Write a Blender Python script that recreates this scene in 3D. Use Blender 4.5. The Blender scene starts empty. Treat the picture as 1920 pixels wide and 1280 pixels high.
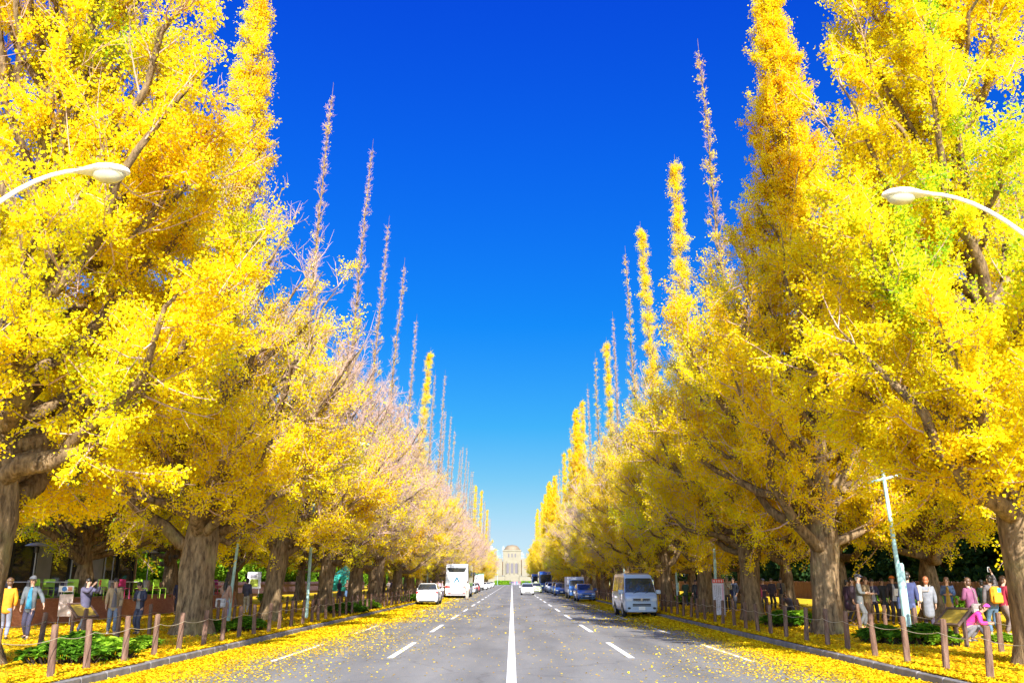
import bpy, math, random
import numpy as np
from mathutils import Vector, Matrix
R = math.radians
C = bpy.context.scene.collection
random.seed(7)
PI = math.pi

# ------------------------------------------------------------------ camera, sky, sun, exposure
scene = bpy.context.scene
CAMH, PITCH, FPX = 1.75, R(15.2), 1650.0
cam = bpy.data.objects.new('camera', bpy.data.cameras.new('camera'))
C.objects.link(cam)
cam.location = (0, 0, CAMH)
cam.rotation_euler = (R(90) + PITCH, 0, 0)
cam.data.sensor_width = 36
cam.data.lens = 36 * FPX / 1920
cam.data.clip_end = 6000
scene.camera = cam

SUN_EL, SUN_AZ = R(32), R(8)           # azimuth: to the right of straight behind the camera
SUNV = Vector((math.sin(SUN_AZ) * math.cos(SUN_EL), -math.cos(SUN_AZ) * math.cos(SUN_EL), math.sin(SUN_EL)))
sl = bpy.data.lights.new('sun', 'SUN')
sl.energy = 3.65
sl.angle = R(0.5)
sl.color = (1.0, 0.95, 0.86)
so = bpy.data.objects.new('sun', sl)
C.objects.link(so)
so.rotation_euler = SUNV.to_track_quat('Z', 'Y').to_euler()
so.location = (30, -40, 60)

world = bpy.data.worlds.new('World')
scene.world = world
world.use_nodes = True
nt = world.node_tree
nt.nodes.clear()
sky = nt.nodes.new('ShaderNodeTexSky')
sky.sky_type = 'NISHITA'
sky.sun_disc = False
sky.sun_elevation = SUN_EL
sky.sun_rotation = PI - SUN_AZ
sky.air_density = 1.0
sky.dust_density = 0.25
sky.ozone_density = 4.0
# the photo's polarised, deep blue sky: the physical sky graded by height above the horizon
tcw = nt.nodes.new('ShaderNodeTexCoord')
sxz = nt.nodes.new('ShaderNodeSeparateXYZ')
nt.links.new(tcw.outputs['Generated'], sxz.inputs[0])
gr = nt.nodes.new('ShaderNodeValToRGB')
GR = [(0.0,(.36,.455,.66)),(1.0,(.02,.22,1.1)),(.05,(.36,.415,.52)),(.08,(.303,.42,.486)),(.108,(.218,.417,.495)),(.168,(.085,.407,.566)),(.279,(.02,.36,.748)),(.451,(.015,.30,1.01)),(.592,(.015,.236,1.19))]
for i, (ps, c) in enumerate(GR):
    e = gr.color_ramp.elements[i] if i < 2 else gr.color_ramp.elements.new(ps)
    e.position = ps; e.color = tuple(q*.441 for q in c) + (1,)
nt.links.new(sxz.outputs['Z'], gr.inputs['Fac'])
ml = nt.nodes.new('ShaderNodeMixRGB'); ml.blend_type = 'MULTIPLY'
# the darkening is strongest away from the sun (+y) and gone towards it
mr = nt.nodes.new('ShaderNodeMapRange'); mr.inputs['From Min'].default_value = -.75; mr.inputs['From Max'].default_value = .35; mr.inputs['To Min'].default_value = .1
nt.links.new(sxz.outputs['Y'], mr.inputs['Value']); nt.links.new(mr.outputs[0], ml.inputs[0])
bg = nt.nodes.new('ShaderNodeBackground')
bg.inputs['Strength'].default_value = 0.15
wo = nt.nodes.new('ShaderNodeOutputWorld')
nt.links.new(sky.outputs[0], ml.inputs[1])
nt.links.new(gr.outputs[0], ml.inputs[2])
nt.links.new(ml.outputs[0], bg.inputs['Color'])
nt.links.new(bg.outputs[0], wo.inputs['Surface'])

scene.view_settings.view_transform = 'Standard'
scene.view_settings.look = 'None'
scene.view_settings.exposure = 1.7
scene.view_settings.gamma = 1.0
scene.view_settings.use_curve_mapping = False
scene.cycles.max_bounces = 10
scene.cycles.diffuse_bounces = 7
scene.cycles.transmission_bounces = 7
scene.cycles.transparent_max_bounces = 8
scene.cycles.use_denoising = True

# ------------------------------------------------------------------ measuring helpers (where a thing seen in the photo stands)
cp, sp = math.cos(PITCH), math.sin(PITCH)
def ray(x, y):
    u, v = (x - 960) / FPX, (640 - y) / FPX
    return u, cp - v * sp, sp + v * cp
def onground(x, y, z=0.15):
    u, a, b = ray(x, y)
    t = (z - CAMH) / b
    return Vector((u * t, a * t, z))
def at_depth(x, y, Y):
    u, a, b = ray(x, y)
    t = Y / a
    return Vector((u * t, Y, CAMH + b * t))

# ------------------------------------------------------------------ object helpers
def link(o, parent=None):
    C.objects.link(o)
    if parent is not None:
        o.parent = parent
    return o
def tag(o, label=None, cat=None, group=None, kind=None):
    if label: o['label'] = label
    if cat: o['category'] = cat
    if group: o['group'] = group
    if kind: o['kind'] = kind
    return o
def thing(name, label, cat, loc=(0, 0, 0), rz=0.0, group=None, scale=1.0):
    o = bpy.data.objects.new(name, None)
    link(o)
    o.location = loc
    o.rotation_euler = (0, 0, rz)
    o.scale = (scale,) * 3
    o.empty_display_size = 0.2
    return tag(o, label, cat, group)
KIDS = {}
def kids(o):
    if o.name not in KIDS: KIDS[o.name] = list(o.children)
    return KIDS[o.name]
def dup(root, loc=None, rz=None, label=None, scale=None, group=None):
    """a copy of a thing with copies of its parts and sub-parts (shared mesh data)"""
    r = root.copy(); C.objects.link(r)
    def rec(src, dst):
        for ch in kids(src):
            c = ch.copy(); C.objects.link(c); c.parent = dst
            rec(ch, c)
    rec(root, r)
    if loc is not None: r.location = loc
    if rz is not None: r.rotation_euler = (0, 0, rz)
    if scale is not None: r.scale = scale if hasattr(scale, '__len__') else (scale,) * 3
    if label: r['label'] = label
    if group: r['group'] = group
    return r

class MB:
    """collects boxes, tubes, lathes and prisms and links them as ONE mesh"""
    def __init__(s): s.v, s.f, s.m = [], [], Matrix.Identity(4)
    def add(s, vs, fs):
        n = len(s.v)
        s.v += [tuple(s.m @ Vector(p)) for p in vs]
        s.f += [tuple(i + n for i in f) for f in fs]
        return s
    def box(s, x0, x1, y0, y1, z0, z1, bev=0.0):
        if bev <= 0:
            return s.add([(x0,y0,z0),(x1,y0,z0),(x1,y1,z0),(x0,y1,z0),(x0,y0,z1),(x1,y0,z1),(x1,y1,z1),(x0,y1,z1)],
                         [(0,3,2,1),(4,5,6,7),(0,1,5,4),(1,2,6,5),(2,3,7,6),(3,0,4,7)])
        b = min(bev, (x1-x0)*.45, (y1-y0)*.45, (z1-z0)*.45)
        def ring(x0, x1, y0, y1, c, z):
            return [(x0+c,y0,z),(x1-c,y0,z),(x1,y0+c,z),(x1,y1-c,z),(x1-c,y1,z),(x0+c,y1,z),(x0,y1-c,z),(x0,y0+c,z)]
        vs = ring(x0+b,x1-b,y0+b,y1-b,b*.4,z0)+ring(x0,x1,y0,y1,b,z0+b)+ring(x0,x1,y0,y1,b,z1-b)+ring(x0+b,x1-b,y0+b,y1-b,b*.4,z1)
        fs = [tuple(range(7,-1,-1)), tuple(range(24,32))]
        for k in range(3):
            for i in range(8):
                j = (i+1) % 8
                fs.append((k*8+i, k*8+j, k*8+8+j, k*8+8+i))
        return s.add(vs, fs)
    def tube(s, pts, rad, n=8, cap=True):
        pts = [Vector(p) for p in pts]
        if not hasattr(rad, '__len__'): rad = [rad]*len(pts)
        vs, fs = [], []
        for i, p in enumerate(pts):
            t = (pts[min(i+1,len(pts)-1)] - pts[max(i-1,0)]).normalized()
            ref = Vector((0,0,1)) if abs(t.z) < .92 else Vector((0,1,0))
            a = t.cross(ref).normalized(); b = a.cross(t)
            for k in range(n):
                th = 2*PI*k/n
                vs.append(tuple(p + (a*math.cos(th)+b*math.sin(th))*rad[i]))
        for i in range(len(pts)-1):
            for k in range(n):
                l = (k+1) % n
                fs.append((i*n+k, i*n+l, i*n+n+l, i*n+n+k))
        if cap:
            fs.append(tuple(range(n-1,-1,-1))); fs.append(tuple(range(len(vs)-n, len(vs))))
        return s.add(vs, fs)
    def lathe(s, prof, n=16, c=(0,0,0), axis='z', sx=1, sy=1):
        vs, fs = [], []
        for r, z in prof:
            for k in range(n):
                th = 2*PI*k/n
                a, b = r*math.cos(th)*sx, r*math.sin(th)*sy
                p = (a, b, z) if axis == 'z' else ((z, a, b) if axis == 'x' else (b, z, a))
                vs.append((p[0]+c[0], p[1]+c[1], p[2]+c[2]))
        for i in range(len(prof)-1):
            for k in range(n):
                l = (k+1) % n
                fs.append((i*n+k, i*n+l, i*n+n+l, i*n+n+k))
        fs.append(tuple(range(n-1,-1,-1))); fs.append(tuple(range(len(vs)-n, len(vs))))
        return s.add(vs, fs)
    def ball(s, c, r, n=12, sx=1, sy=1, sz=1, z0=-1.0):
        prof = []
        for i in range(9):
            a = -PI/2 + PI*i/8
            if math.sin(a) < z0: continue
            prof.append((max(.002, r*math.cos(a)), r*math.sin(a)*sz))
        return s.lathe(prof, n, c, 'z', sx, sy)
    def prism(s, poly, y0, y1):
        """polygon in x-z, extruded along y"""
        n = len(poly)
        vs = [(x,y0,z) for x,z in poly]+[(x,y1,z) for x,z in poly]
        fs = [tuple(range(n)), tuple(range(2*n-1,n-1,-1))]
        fs += [(i, i+n, (i+1)%n+n, (i+1)%n) for i in range(n)]
        return s.add(vs, fs)
    def build(s, name, mat, parent=None, smooth=True, ang=35):
        me = bpy.data.meshes.new(name)
        me.from_pydata(s.v, [], s.f)
        me.validate()
        if smooth:
            me.polygons.foreach_set('use_smooth', [True]*len(me.polygons))
            me.set_sharp_from_angle(angle=R(ang))
        me.materials.append(mat)
        o = bpy.data.objects.new(name, me)
        return link(o, parent)

def mesh_np(name, v, f, mat, attr=None, smooth=False):
    """big meshes straight from numpy; f is (n,4) or (n,3)"""
    v = np.asarray(v, np.float32); f = np.asarray(f, np.int32)
    me = bpy.data.meshes.new(name)
    me.vertices.add(len(v)); me.vertices.foreach_set('co', v.ravel())
    k = f.shape[1]
    me.loops.add(f.size); me.loops.foreach_set('vertex_index', f.ravel())
    me.polygons.add(len(f))
    me.polygons.foreach_set('loop_start', np.arange(0, f.size, k, dtype=np.int32))
    if smooth: me.polygons.foreach_set('use_smooth', np.ones(len(f), bool))
    if attr is not None:
        a = me.attributes.new('tint', 'FLOAT', 'POINT')
        a.data.foreach_set('value', np.asarray(attr, np.float32))
    me.update(calc_edges=True)
    me.materials.append(mat)
    return me

# ------------------------------------------------------------------ materials
def newmat(name):
    m = bpy.data.materials.new(name); m.use_nodes = True
    return m, m.node_tree, m.node_tree.nodes['Principled BSDF']
MC = {}
def mat(name, col, rough=.6, metal=0.0, var=.12, scale=6.0, bump=0.0, spec=None, coat=0.0):
    """plain procedural paint / cloth / metal: two tones of noise and a little bump"""
    if name in MC: return MC[name]
    m, t, b = newmat(name)
    tc = t.nodes.new('ShaderNodeTexCoord')
    nz = t.nodes.new('ShaderNodeTexNoise'); nz.inputs['Scale'].default_value = scale; nz.inputs['Detail'].default_value = 5
    t.links.new(tc.outputs['Object'], nz.inputs['Vector'])
    rp = t.nodes.new('ShaderNodeValToRGB')
    rp.color_ramp.elements[0].position = .3; rp.color_ramp.elements[1].position = .7
    rp.color_ramp.elements[0].color = tuple(c*(1-var) for c in col)+(1,)
    rp.color_ramp.elements[1].color = tuple(min(1, c*(1+var)) for c in col)+(1,)
    t.links.new(nz.outputs['Fac'], rp.inputs['Fac'])
    t.links.new(rp.outputs[0], b.inputs['Base Color'])
    b.inputs['Roughness'].default_value = rough
    b.inputs['Metallic'].default_value = metal
    if spec is not None: b.inputs['Specular IOR Level'].default_value = spec
    b.inputs['Coat Weight'].default_value = coat
    b.inputs['Coat Roughness'].default_value = .05
    if bump:
        bp = t.nodes.new('ShaderNodeBump'); bp.inputs['Strength'].default_value = bump; bp.inputs['Distance'].default_value = .02
        t.links.new(nz.outputs['Fac'], bp.inputs['Height']); t.links.new(bp.outputs[0], b.inputs['Normal'])
    MC[name] = m
    return m

def leafmat(name, stops, transl=.35):
    m, t, b = newmat(name)
    t.nodes.remove(b)
    at = t.nodes.new('ShaderNodeAttribute'); at.attribute_name = 'tint'
    rp = t.nodes.new('ShaderNodeValToRGB')
    el = rp.color_ramp.elements
    el[0].position, el[0].color = stops[0][0], stops[0][1]+(1,)
    el[1].position, el[1].color = stops[-1][0], stops[-1][1]+(1,)
    for p, c in stops[1:-1]:
        e = el.new(p); e.color = c+(1,)
    t.links.new(at.outputs['Fac'], rp.inputs['Fac'])
    d = t.nodes.new('ShaderNodeBsdfDiffuse'); tr = t.nodes.new('ShaderNodeBsdfTranslucent')
    mx = t.nodes.new('ShaderNodeMixShader'); mx.inputs[0].default_value = transl
    t.links.new(rp.outputs[0], d.inputs['Color']); t.links.new(rp.outputs[0], tr.inputs['Color'])
    t.links.new(d.outputs[0], mx.inputs[1]); t.links.new(tr.outputs[0], mx.inputs[2])
    t.links.new(mx.outputs[0], t.nodes['Material Output'].inputs['Surface'])
    return m
M_LEAF = leafmat('ginkgo_leaf', [(0.0,(.86,.56,.01)),(.3,(.92,.72,.012)),(.55,(.93,.80,.016)),(.74,(.86,.82,.02)),(.9,(.60,.72,.03)),(1.0,(.28,.48,.02))], .52)
M_FALLEN = leafmat('fallen_ginkgo_leaf', [(0,(.34,.17,.012)),(.3,(.62,.36,.01)),(.6,(.78,.55,.01)),(1,(.85,.67,.02))], .15)
M_GREEN = leafmat('green_leaf', [(0,(.06,.15,.015)),(.5,(.15,.33,.02)),(1,(.38,.56,.04))], .35)
M_DARKGREEN = leafmat('evergreen_leaf', [(0,(.015,.03,.012)),(.6,(.03,.07,.02)),(1,(.07,.14,.03))], .15)
M_RUST = leafmat('rust_leaf', [(0,(.28,.07,.02)),(.5,(.50,.18,.03)),(1,(.45,.32,.05))], .3)

def barkmat(name, dark, light, zs=1.2, moss=True):
    m, t, b = newmat(name)
    tc = t.nodes.new('ShaderNodeTexCoord')
    mp = t.nodes.new('ShaderNodeMapping'); mp.inputs['Scale'].default_value = (6.5, 6.5, zs*1.25)
    t.links.new(tc.outputs['Object'], mp.inputs['Vector'])
    nz = t.nodes.new('ShaderNodeTexNoise'); nz.inputs['Scale'].default_value = 1.6; nz.inputs['Detail'].default_value = 8; nz.inputs['Roughness'].default_value = .65
    t.links.new(mp.outputs[0], nz.inputs['Vector'])
    rp = t.nodes.new('ShaderNodeValToRGB')
    rp.color_ramp.elements[0].position = .33; rp.color_ramp.elements[0].color = dark+(1,)
    rp.color_ramp.elements[1].position = .68; rp.color_ramp.elements[1].color = light+(1,)
    t.links.new(nz.outputs['Fac'], rp.inputs['Fac'])
    out = rp.outputs[0]
    if moss:
        n2 = t.nodes.new('ShaderNodeTexNoise'); n2.inputs['Scale'].default_value = 1.1; n2.inputs['Detail'].default_value = 4
        t.links.new(tc.outputs['Object'], n2.inputs['Vector'])
        r2 = t.nodes.new('ShaderNodeValToRGB'); r2.color_ramp.elements[0].position = .56; r2.color_ramp.elements[1].position = .72
        r2.color_ramp.elements[1].color = (.55,.55,.55,1)
        t.links.new(n2.outputs['Fac'], r2.inputs['Fac'])
        mx = t.nodes.new('ShaderNodeMixRGB'); mx.inputs[2].default_value = (.26,.24,.09,1)
        t.links.new(r2.outputs[0], mx.inputs[0]); t.links.new(out, mx.inputs[1]); out = mx.outputs[0]
    t.links.new(out, b.inputs['Base Color'])
    b.inputs['Roughness'].default_value = .95; b.inputs['Specular IOR Level'].default_value = .15
    bp = t.nodes.new('ShaderNodeBump'); bp.inputs['Strength'].default_value = .9; bp.inputs['Distance'].default_value = .06
    t.links.new(nz.outputs['Fac'], bp.inputs['Height']); t.links.new(bp.outputs[0], b.inputs['Normal'])
    return m
M_BARK = barkmat('ginkgo_bark', (.055,.034,.02), (.33,.225,.12))
M_TWIG = mat('bare_twig', (.50,.335,.27), .9, var=.2)
M_WOODPOST = barkmat('bollard_wood', (.085,.045,.03), (.27,.165,.12), 1.0, False)

def litter_mat():
    m, t, b = newmat('leaf_litter_ground')
    tc = t.nodes.new('ShaderNodeTexCoord')
    vo = t.nodes.new('ShaderNodeTexVoronoi'); vo.inputs['Scale'].default_value = 11
    t.links.new(tc.outputs['Object'], vo.inputs['Vector'])
    sx = t.nodes.new('ShaderNodeSeparateColor'); t.links.new(vo.outputs['Color'], sx.inputs[0])
    rp = t.nodes.new('ShaderNodeValToRGB'); el = rp.color_ramp.elements
    el[0].position, el[0].color = 0, (.36,.17,.01,1)
    el[1].position, el[1].color = 1, (.78,.56,.015,1)
    e = el.new(.25); e.color = (.62,.36,.008,1)
    e = el.new(.6); e.color = (.72,.47,.008,1)
    t.links.new(sx.outputs[0], rp.inputs['Fac'])
    nz = t.nodes.new('ShaderNodeTexNoise'); nz.inputs['Scale'].default_value = .55; nz.inputs['Detail'].default_value = 6; nz.inputs['Roughness'].default_value = .6
    t.links.new(tc.outputs['Object'], nz.inputs['Vector'])
    r2 = t.nodes.new('ShaderNodeValToRGB'); r2.color_ramp.elements[0].position = .55; r2.color_ramp.elements[1].position = .68
    r2.color_ramp.elements[1].color = (.8,.8,.8,1)
    t.links.new(nz.outputs['Fac'], r2.inputs['Fac'])
    n3 = t.nodes.new('ShaderNodeTexNoise'); n3.inputs['Scale'].default_value = 7; t.links.new(tc.outputs['Object'], n3.inputs['Vector'])
    r3 = t.nodes.new('ShaderNodeValToRGB'); r3.color_ramp.elements[0].color = (.10,.09,.02,1); r3.color_ramp.elements[1].color = (.16,.26,.03,1)
    t.links.new(n3.outputs['Fac'], r3.inputs['Fac'])
    mx = t.nodes.new('ShaderNodeMixRGB')
    t.links.new(r2.outputs[0], mx.inputs[0]); t.links.new(rp.outputs[0], mx.inputs[1]); t.links.new(r3.outputs[0], mx.inputs[2])
    t.links.new(mx.outputs[0], b.inputs['Base Color'])
    b.inputs['Roughness'].default_value = .9; b.inputs['Specular IOR Level'].default_value = .2
    bp = t.nodes.new('ShaderNodeBump'); bp.inputs['Strength'].default_value = .6; bp.inputs['Distance'].default_value = .03
    t.links.new(vo.outputs['Distance'], bp.inputs['Height']); t.links.new(bp.outputs[0], b.inputs['Normal'])
    return m
M_LITTER = litter_mat()

def asphalt_mat():
    m, t, b = newmat('worn_asphalt')
    tc = t.nodes.new('ShaderNodeTexCoord')
    n1 = t.nodes.new('ShaderNodeTexNoise'); n1.inputs['Scale'].default_value = 45; n1.inputs['Detail'].default_value = 4
    mp = t.nodes.new('ShaderNodeMapping'); mp.inputs['Scale'].default_value = (.5, .10, .5)
    n2 = t.nodes.new('ShaderNodeTexNoise'); n2.inputs['Scale'].default_value = 1.3; n2.inputs['Detail'].default_value = 7; n2.inputs['Roughness'].default_value = .6
    t.links.new(tc.outputs['Object'], n1.inputs['Vector']); t.links.new(tc.outputs['Object'], mp.inputs['Vector']); t.links.new(mp.outputs[0], n2.inputs['Vector'])
    r1 = t.nodes.new('ShaderNodeValToRGB'); r1.color_ramp.elements[0].color = (.152,.147,.143,1); r1.color_ramp.elements[1].color = (.236,.230,.225,1)
    r1.color_ramp.elements[0].position = .3; r1.color_ramp.elements[1].position = .7
    r2 = t.nodes.new('ShaderNodeValToRGB'); r2.color_ramp.elements[0].color = (.70,.70,.71,1); r2.color_ramp.elements[1].color = (1.1,1.09,1.08,1)
    r2.color_ramp.elements[0].position = .32; r2.color_ramp.elements[1].position = .6
    t.links.new(n1.outputs['Fac'], r1.inputs['Fac']); t.links.new(n2.outputs['Fac'], r2.inputs['Fac'])
    mx = t.nodes.new('ShaderNodeMixRGB'); mx.blend_type = 'MULTIPLY'; mx.inputs[0].default_value = 1
    t.links.new(r1.outputs[0], mx.inputs[1]); t.links.new(r2.outputs[0], mx.inputs[2])
    # polished wheel tracks and darker oil lines along each lane
    sx_ = t.nodes.new('ShaderNodeSeparateXYZ'); t.links.new(tc.outputs['Object'], sx_.inputs[0])
    ml_ = t.nodes.new('ShaderNodeMath'); ml_.operation = 'MULTIPLY'; ml_.inputs[1].default_value = 2*PI/1.42; t.links.new(sx_.outputs['X'], ml_.inputs[0])
    cs_ = t.nodes.new('ShaderNodeMath'); cs_.operation = 'COSINE'; t.links.new(ml_.outputs[0], cs_.inputs[0])
    mr_ = t.nodes.new('ShaderNodeMapRange'); mr_.inputs['From Min'].default_value = -1; mr_.inputs['To Min'].default_value = .93; mr_.inputs['To Max'].default_value = 1.04; t.links.new(cs_.outputs[0], mr_.inputs['Value'])
    mt_ = t.nodes.new('ShaderNodeMixRGB'); mt_.blend_type = 'MULTIPLY'; mt_.inputs[0].default_value = 1
    t.links.new(mx.outputs[0], mt_.inputs[1]); t.links.new(mr_.outputs[0], mt_.inputs[2]); mx = mt_
    # tar-sealed cracks
    vo = t.nodes.new('ShaderNodeTexVoronoi'); vo.feature = 'DISTANCE_TO_EDGE'; vo.inputs['Scale'].default_value = .16
    n3 = t.nodes.new('ShaderNodeTexNoise'); n3.inputs['Scale'].default_value = .9; n3.inputs['Detail'].default_value = 6
    t.links.new(tc.outputs['Object'], n3.inputs['Vector'])
    ad = t.nodes.new('ShaderNodeMixRGB'); ad.blend_type = 'ADD'; ad.inputs[0].default_value = 1
    t.links.new(tc.outputs['Object'], ad.inputs[1]); t.links.new(n3.outputs['Color'], ad.inputs[2]); t.links.new(ad.outputs[0], vo.inputs['Vector'])
    r3 = t.nodes.new('ShaderNodeValToRGB'); r3.color_ramp.elements[0].position = .0; r3.color_ramp.elements[0].color = (.72,.72,.72,1); r3.color_ramp.elements[1].position = .006
    t.links.new(vo.outputs['Distance'], r3.inputs['Fac'])
    m2 = t.nodes.new('ShaderNodeMixRGB'); m2.blend_type = 'MULTIPLY'; m2.inputs[0].default_value = 1
    t.links.new(mx.outputs[0], m2.inputs[1]); t.links.new(r3.outputs[0], m2.inputs[2])
    t.links.new(m2.outputs[0], b.inputs['Base Color'])
    b.inputs['Roughness'].default_value = .85; b.inputs['Specular IOR Level'].default_value = .3
    bp = t.nodes.new('ShaderNodeBump'); bp.inputs['Strength'].default_value = .4; bp.inputs['Distance'].default_value = .01
    t.links.new(n1.outputs['Fac'], bp.inputs['Height']); t.links.new(bp.outputs[0], b.inputs['Normal'])
    return m
M_ASPH = asphalt_mat()
def roadpaint_mat():
    m, t, b = newmat('worn_road_paint')
    tc = t.nodes.new('ShaderNodeTexCoord')
    n1 = t.nodes.new('ShaderNodeTexNoise'); n1.inputs['Scale'].default_value = 9; n1.inputs['Detail'].default_value = 8; n1.inputs['Roughness'].default_value = .7
    t.links.new(tc.outputs['Object'], n1.inputs['Vector'])
    r1 = t.nodes.new('ShaderNodeValToRGB'); r1.color_ramp.elements[0].color = (.3,.3,.3,1); r1.color_ramp.elements[1].color = (.78,.78,.76,1)
    r1.color_ramp.elements[0].position = .33; r1.color_ramp.elements[1].position = .44
    t.links.new(n1.outputs['Fac'], r1.inputs['Fac']); t.links.new(r1.outputs[0], b.inputs['Base Color'])
    b.inputs['Roughness'].default_value = .7
    return m
M_PAINT = roadpaint_mat()
def brick_mat(name, c1, c2, mortar, scale):
    m, t, b = newmat(name)
    tc = t.nodes.new('ShaderNodeTexCoord')
    mp = t.nodes.new('ShaderNodeMapping'); mp.inputs['Rotation'].default_value = (0, R(90), R(90))
    t.links.new(tc.outputs['Object'], mp.inputs['Vector'])
    br = t.nodes.new('ShaderNodeTexBrick'); br.inputs['Scale'].default_value = scale
    br.inputs['Color1'].default_value = c1+(1,); br.inputs['Color2'].default_value = c2+(1,); br.inputs['Mortar'].default_value = mortar+(1,)
    br.inputs['Mortar Size'].default_value = .012; br.inputs['Brick Width'].default_value = .5; br.inputs['Row Height'].default_value = .14
    t.links.new(mp.outputs[0], br.inputs['Vector']); t.links.new(br.outputs['Color'], b.inputs['Base Color'])
    b.inputs['Roughness'].default_value = .85
    return m
def glass_mat(name, tint=(.03,.035,.04), rough=.04):
    if name in MC: return MC[name]
    m, t, b = newmat(name)
    tc = t.nodes.new('ShaderNodeTexCoord'); nz = t.nodes.new('ShaderNodeTexNoise'); nz.inputs['Scale'].default_value = 1.5
    t.links.new(tc.outputs['Object'], nz.inputs['Vector'])
    rp = t.nodes.new('ShaderNodeValToRGB'); rp.color_ramp.elements[0].color = tuple(c*.6 for c in tint)+(1,); rp.color_ramp.elements[1].color = tuple(c*1.5 for c in tint)+(1,)
    t.links.new(nz.outputs['Fac'], rp.inputs['Fac']); t.links.new(rp.outputs[0], b.inputs['Base Color'])
    b.inputs['Roughness'].default_value = rough; b.inputs['Specular IOR Level'].default_value = .8
    b.inputs['Coat Weight'].default_value = .6; b.inputs['Coat Roughness'].default_value = .03
    MC[name] = m
    return m
# ------------------------------------------------------------------ the setting
KERB, PAVE = 7.35, 0.15
m, t, b = newmat('dry_ground'); 
b.inputs['Base Color'].default_value = (.30,.24,.08,1); b.inputs['Roughness'].default_value = .95
_nz = t.nodes.new('ShaderNodeTexNoise'); _nz.inputs['Scale'].default_value = .3; _nz.inputs['Detail'].default_value = 6
_tc = t.nodes.new('ShaderNodeTexCoord'); t.links.new(_tc.outputs['Object'], _nz.inputs['Vector'])
_rp = t.nodes.new('ShaderNodeValToRGB'); _rp.color_ramp.elements[0].color = (.16,.20,.05,1); _rp.color_ramp.elements[1].color = (.42,.34,.08,1)
t.links.new(_nz.outputs['Fac'], _rp.inputs['Fac']); t.links.new(_rp.outputs[0], b.inputs['Base Color'])
M_DRY = m
o = MB().add([(-2500,-300,-.02),(2500,-300,-.02),(2500,4000,-.02),(-2500,4000,-.02)], [(0,1,2,3)]).build('ground', M_DRY, smooth=False); tag(o, kind='structure')
o = MB().add([(-KERB,-40,0),(KERB,-40,0),(KERB,384,0),(-KERB,384,0)], [(0,1,2,3)]).build('road', M_ASPH, smooth=False); tag(o, kind='structure')
o = MB().add([(-90,384,0),(90,384,0),(90,400,0),(-90,400,0)], [(0,1,2,3)]).build('cross_street', M_ASPH, smooth=False); tag(o, kind='structure')
for sgn in (-1, 1):
    x0, x1 = sorted((sgn*(KERB+.16), sgn*75))
    mb = MB(); mb.box(x0, x1, -40, 383, -.3, PAVE)
    o = mb.build('pavement', M_LITTER, smooth=False); tag(o, kind='structure')
    k = MB(); y = -38.0
    while y < 383:
        L = 1.0 if y < 120 else 6.0
        x0, x1 = sorted((sgn*KERB, sgn*(KERB+.16)))
        k.box(x0, x1, y+.006, y+L-.006, -.2, PAVE+.012+random.uniform(-.004,.004), .02)
        y += L
    o = k.build('kerb', mat('kerb_stone', (.20,.185,.185), .85, var=.35, scale=3, bump=.3), smooth=False); tag(o, kind='structure')
# painted markings
mk = MB()
def flat(mb, x0, x1, y0, y1, z=.004): mb.add([(x0,y0,z),(x1,y0,z),(x1,y1,z),(x0,y1,z)], [(0,1,2,3)])
y = -10.0
while y < 374: flat(mk, -.10, .08, y, min(y+24, 374)); y += 24
i = -2
while 21.9+10.9*i < 365:
    y0 = 21.9+10.9*i
    for x in (-2.87, 2.82): flat(mk, x-.075, x+.075, y0, y0+5.4)
    for x in (-5.42, 5.42): flat(mk, x-.065, x+.065, y0-.9, y0+4.6)
    i += 1
for k in range(-7, 8): flat(mk, k*.95-.23, k*.95+.23, 377, 381.5)
flat(mk, -7.1, 7.1, 374.6, 375.1)
o = mk.build('road_markings', M_PAINT, smooth=False); tag(o, kind='structure')

# ------------------------------------------------------------------ leaf clouds
def unit(a): return a/np.maximum(1e-9, np.linalg.norm(a, axis=1, keepdims=True))
def leaf_quads(rng, p, s, up=.45, outw=None, flat_=0.0):
    """kite shaped, slightly folded leaves at points p with sizes s -> verts, faces"""
    n = len(p)
    nor = rng.normal(size=(n,3))*(1-flat_)
    if outw is not None: nor += outw*.7
    nor[:,2] += up+flat_*2
    nor = unit(nor)
    u = unit(np.cross(nor, rng.normal(size=(n,3)))); w = np.cross(nor, u)
    s = s[:,None]
    fold = nor*s*rng.uniform(-.05,.22,(n,1))
    a = p
    b = p+u*s*.55+w*s*.52+fold
    c = p+u*s*.88
    d = p+u*s*.55-w*s*.52+fold
    v = np.stack([a,b,c,d],1).reshape(-1,3)
    return v, np.arange(n*4).reshape(-1,4)

def tubes(P, Rr, n=3):
    """many tubes at once: P (M,K,3), Rr (M,K)"""
    M_, K = P.shape[:2]
    T = np.gradient(P, axis=1); T /= np.maximum(1e-9, np.linalg.norm(T, axis=2, keepdims=True))
    ref = np.where(np.abs(T[...,2:3]) < .9, np.array([0,0,1.]), np.array([0,1.,0]))
    A = np.cross(T, ref); A /= np.maximum(1e-9, np.linalg.norm(A, axis=2, keepdims=True)); B = np.cross(A, T)
    th = np.arange(n)*2*PI/n
    V = P[:,:,None,:] + (A[:,:,None,:]*np.cos(th)[None,None,:,None] + B[:,:,None,:]*np.sin(th)[None,None,:,None])*Rr[:,:,None,None]
    V = V.reshape(-1,3)
    m_, k_, q_ = np.meshgrid(np.arange(M_), np.arange(K-1), np.arange(n), indexing='ij')
    base = m_*K*n + k_*n
    q2 = (q_+1) % n
    F = np.stack([base+q_, base+q2, base+n+q2, base+n+q_], -1).reshape(-1,4)
    return V, F

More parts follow.
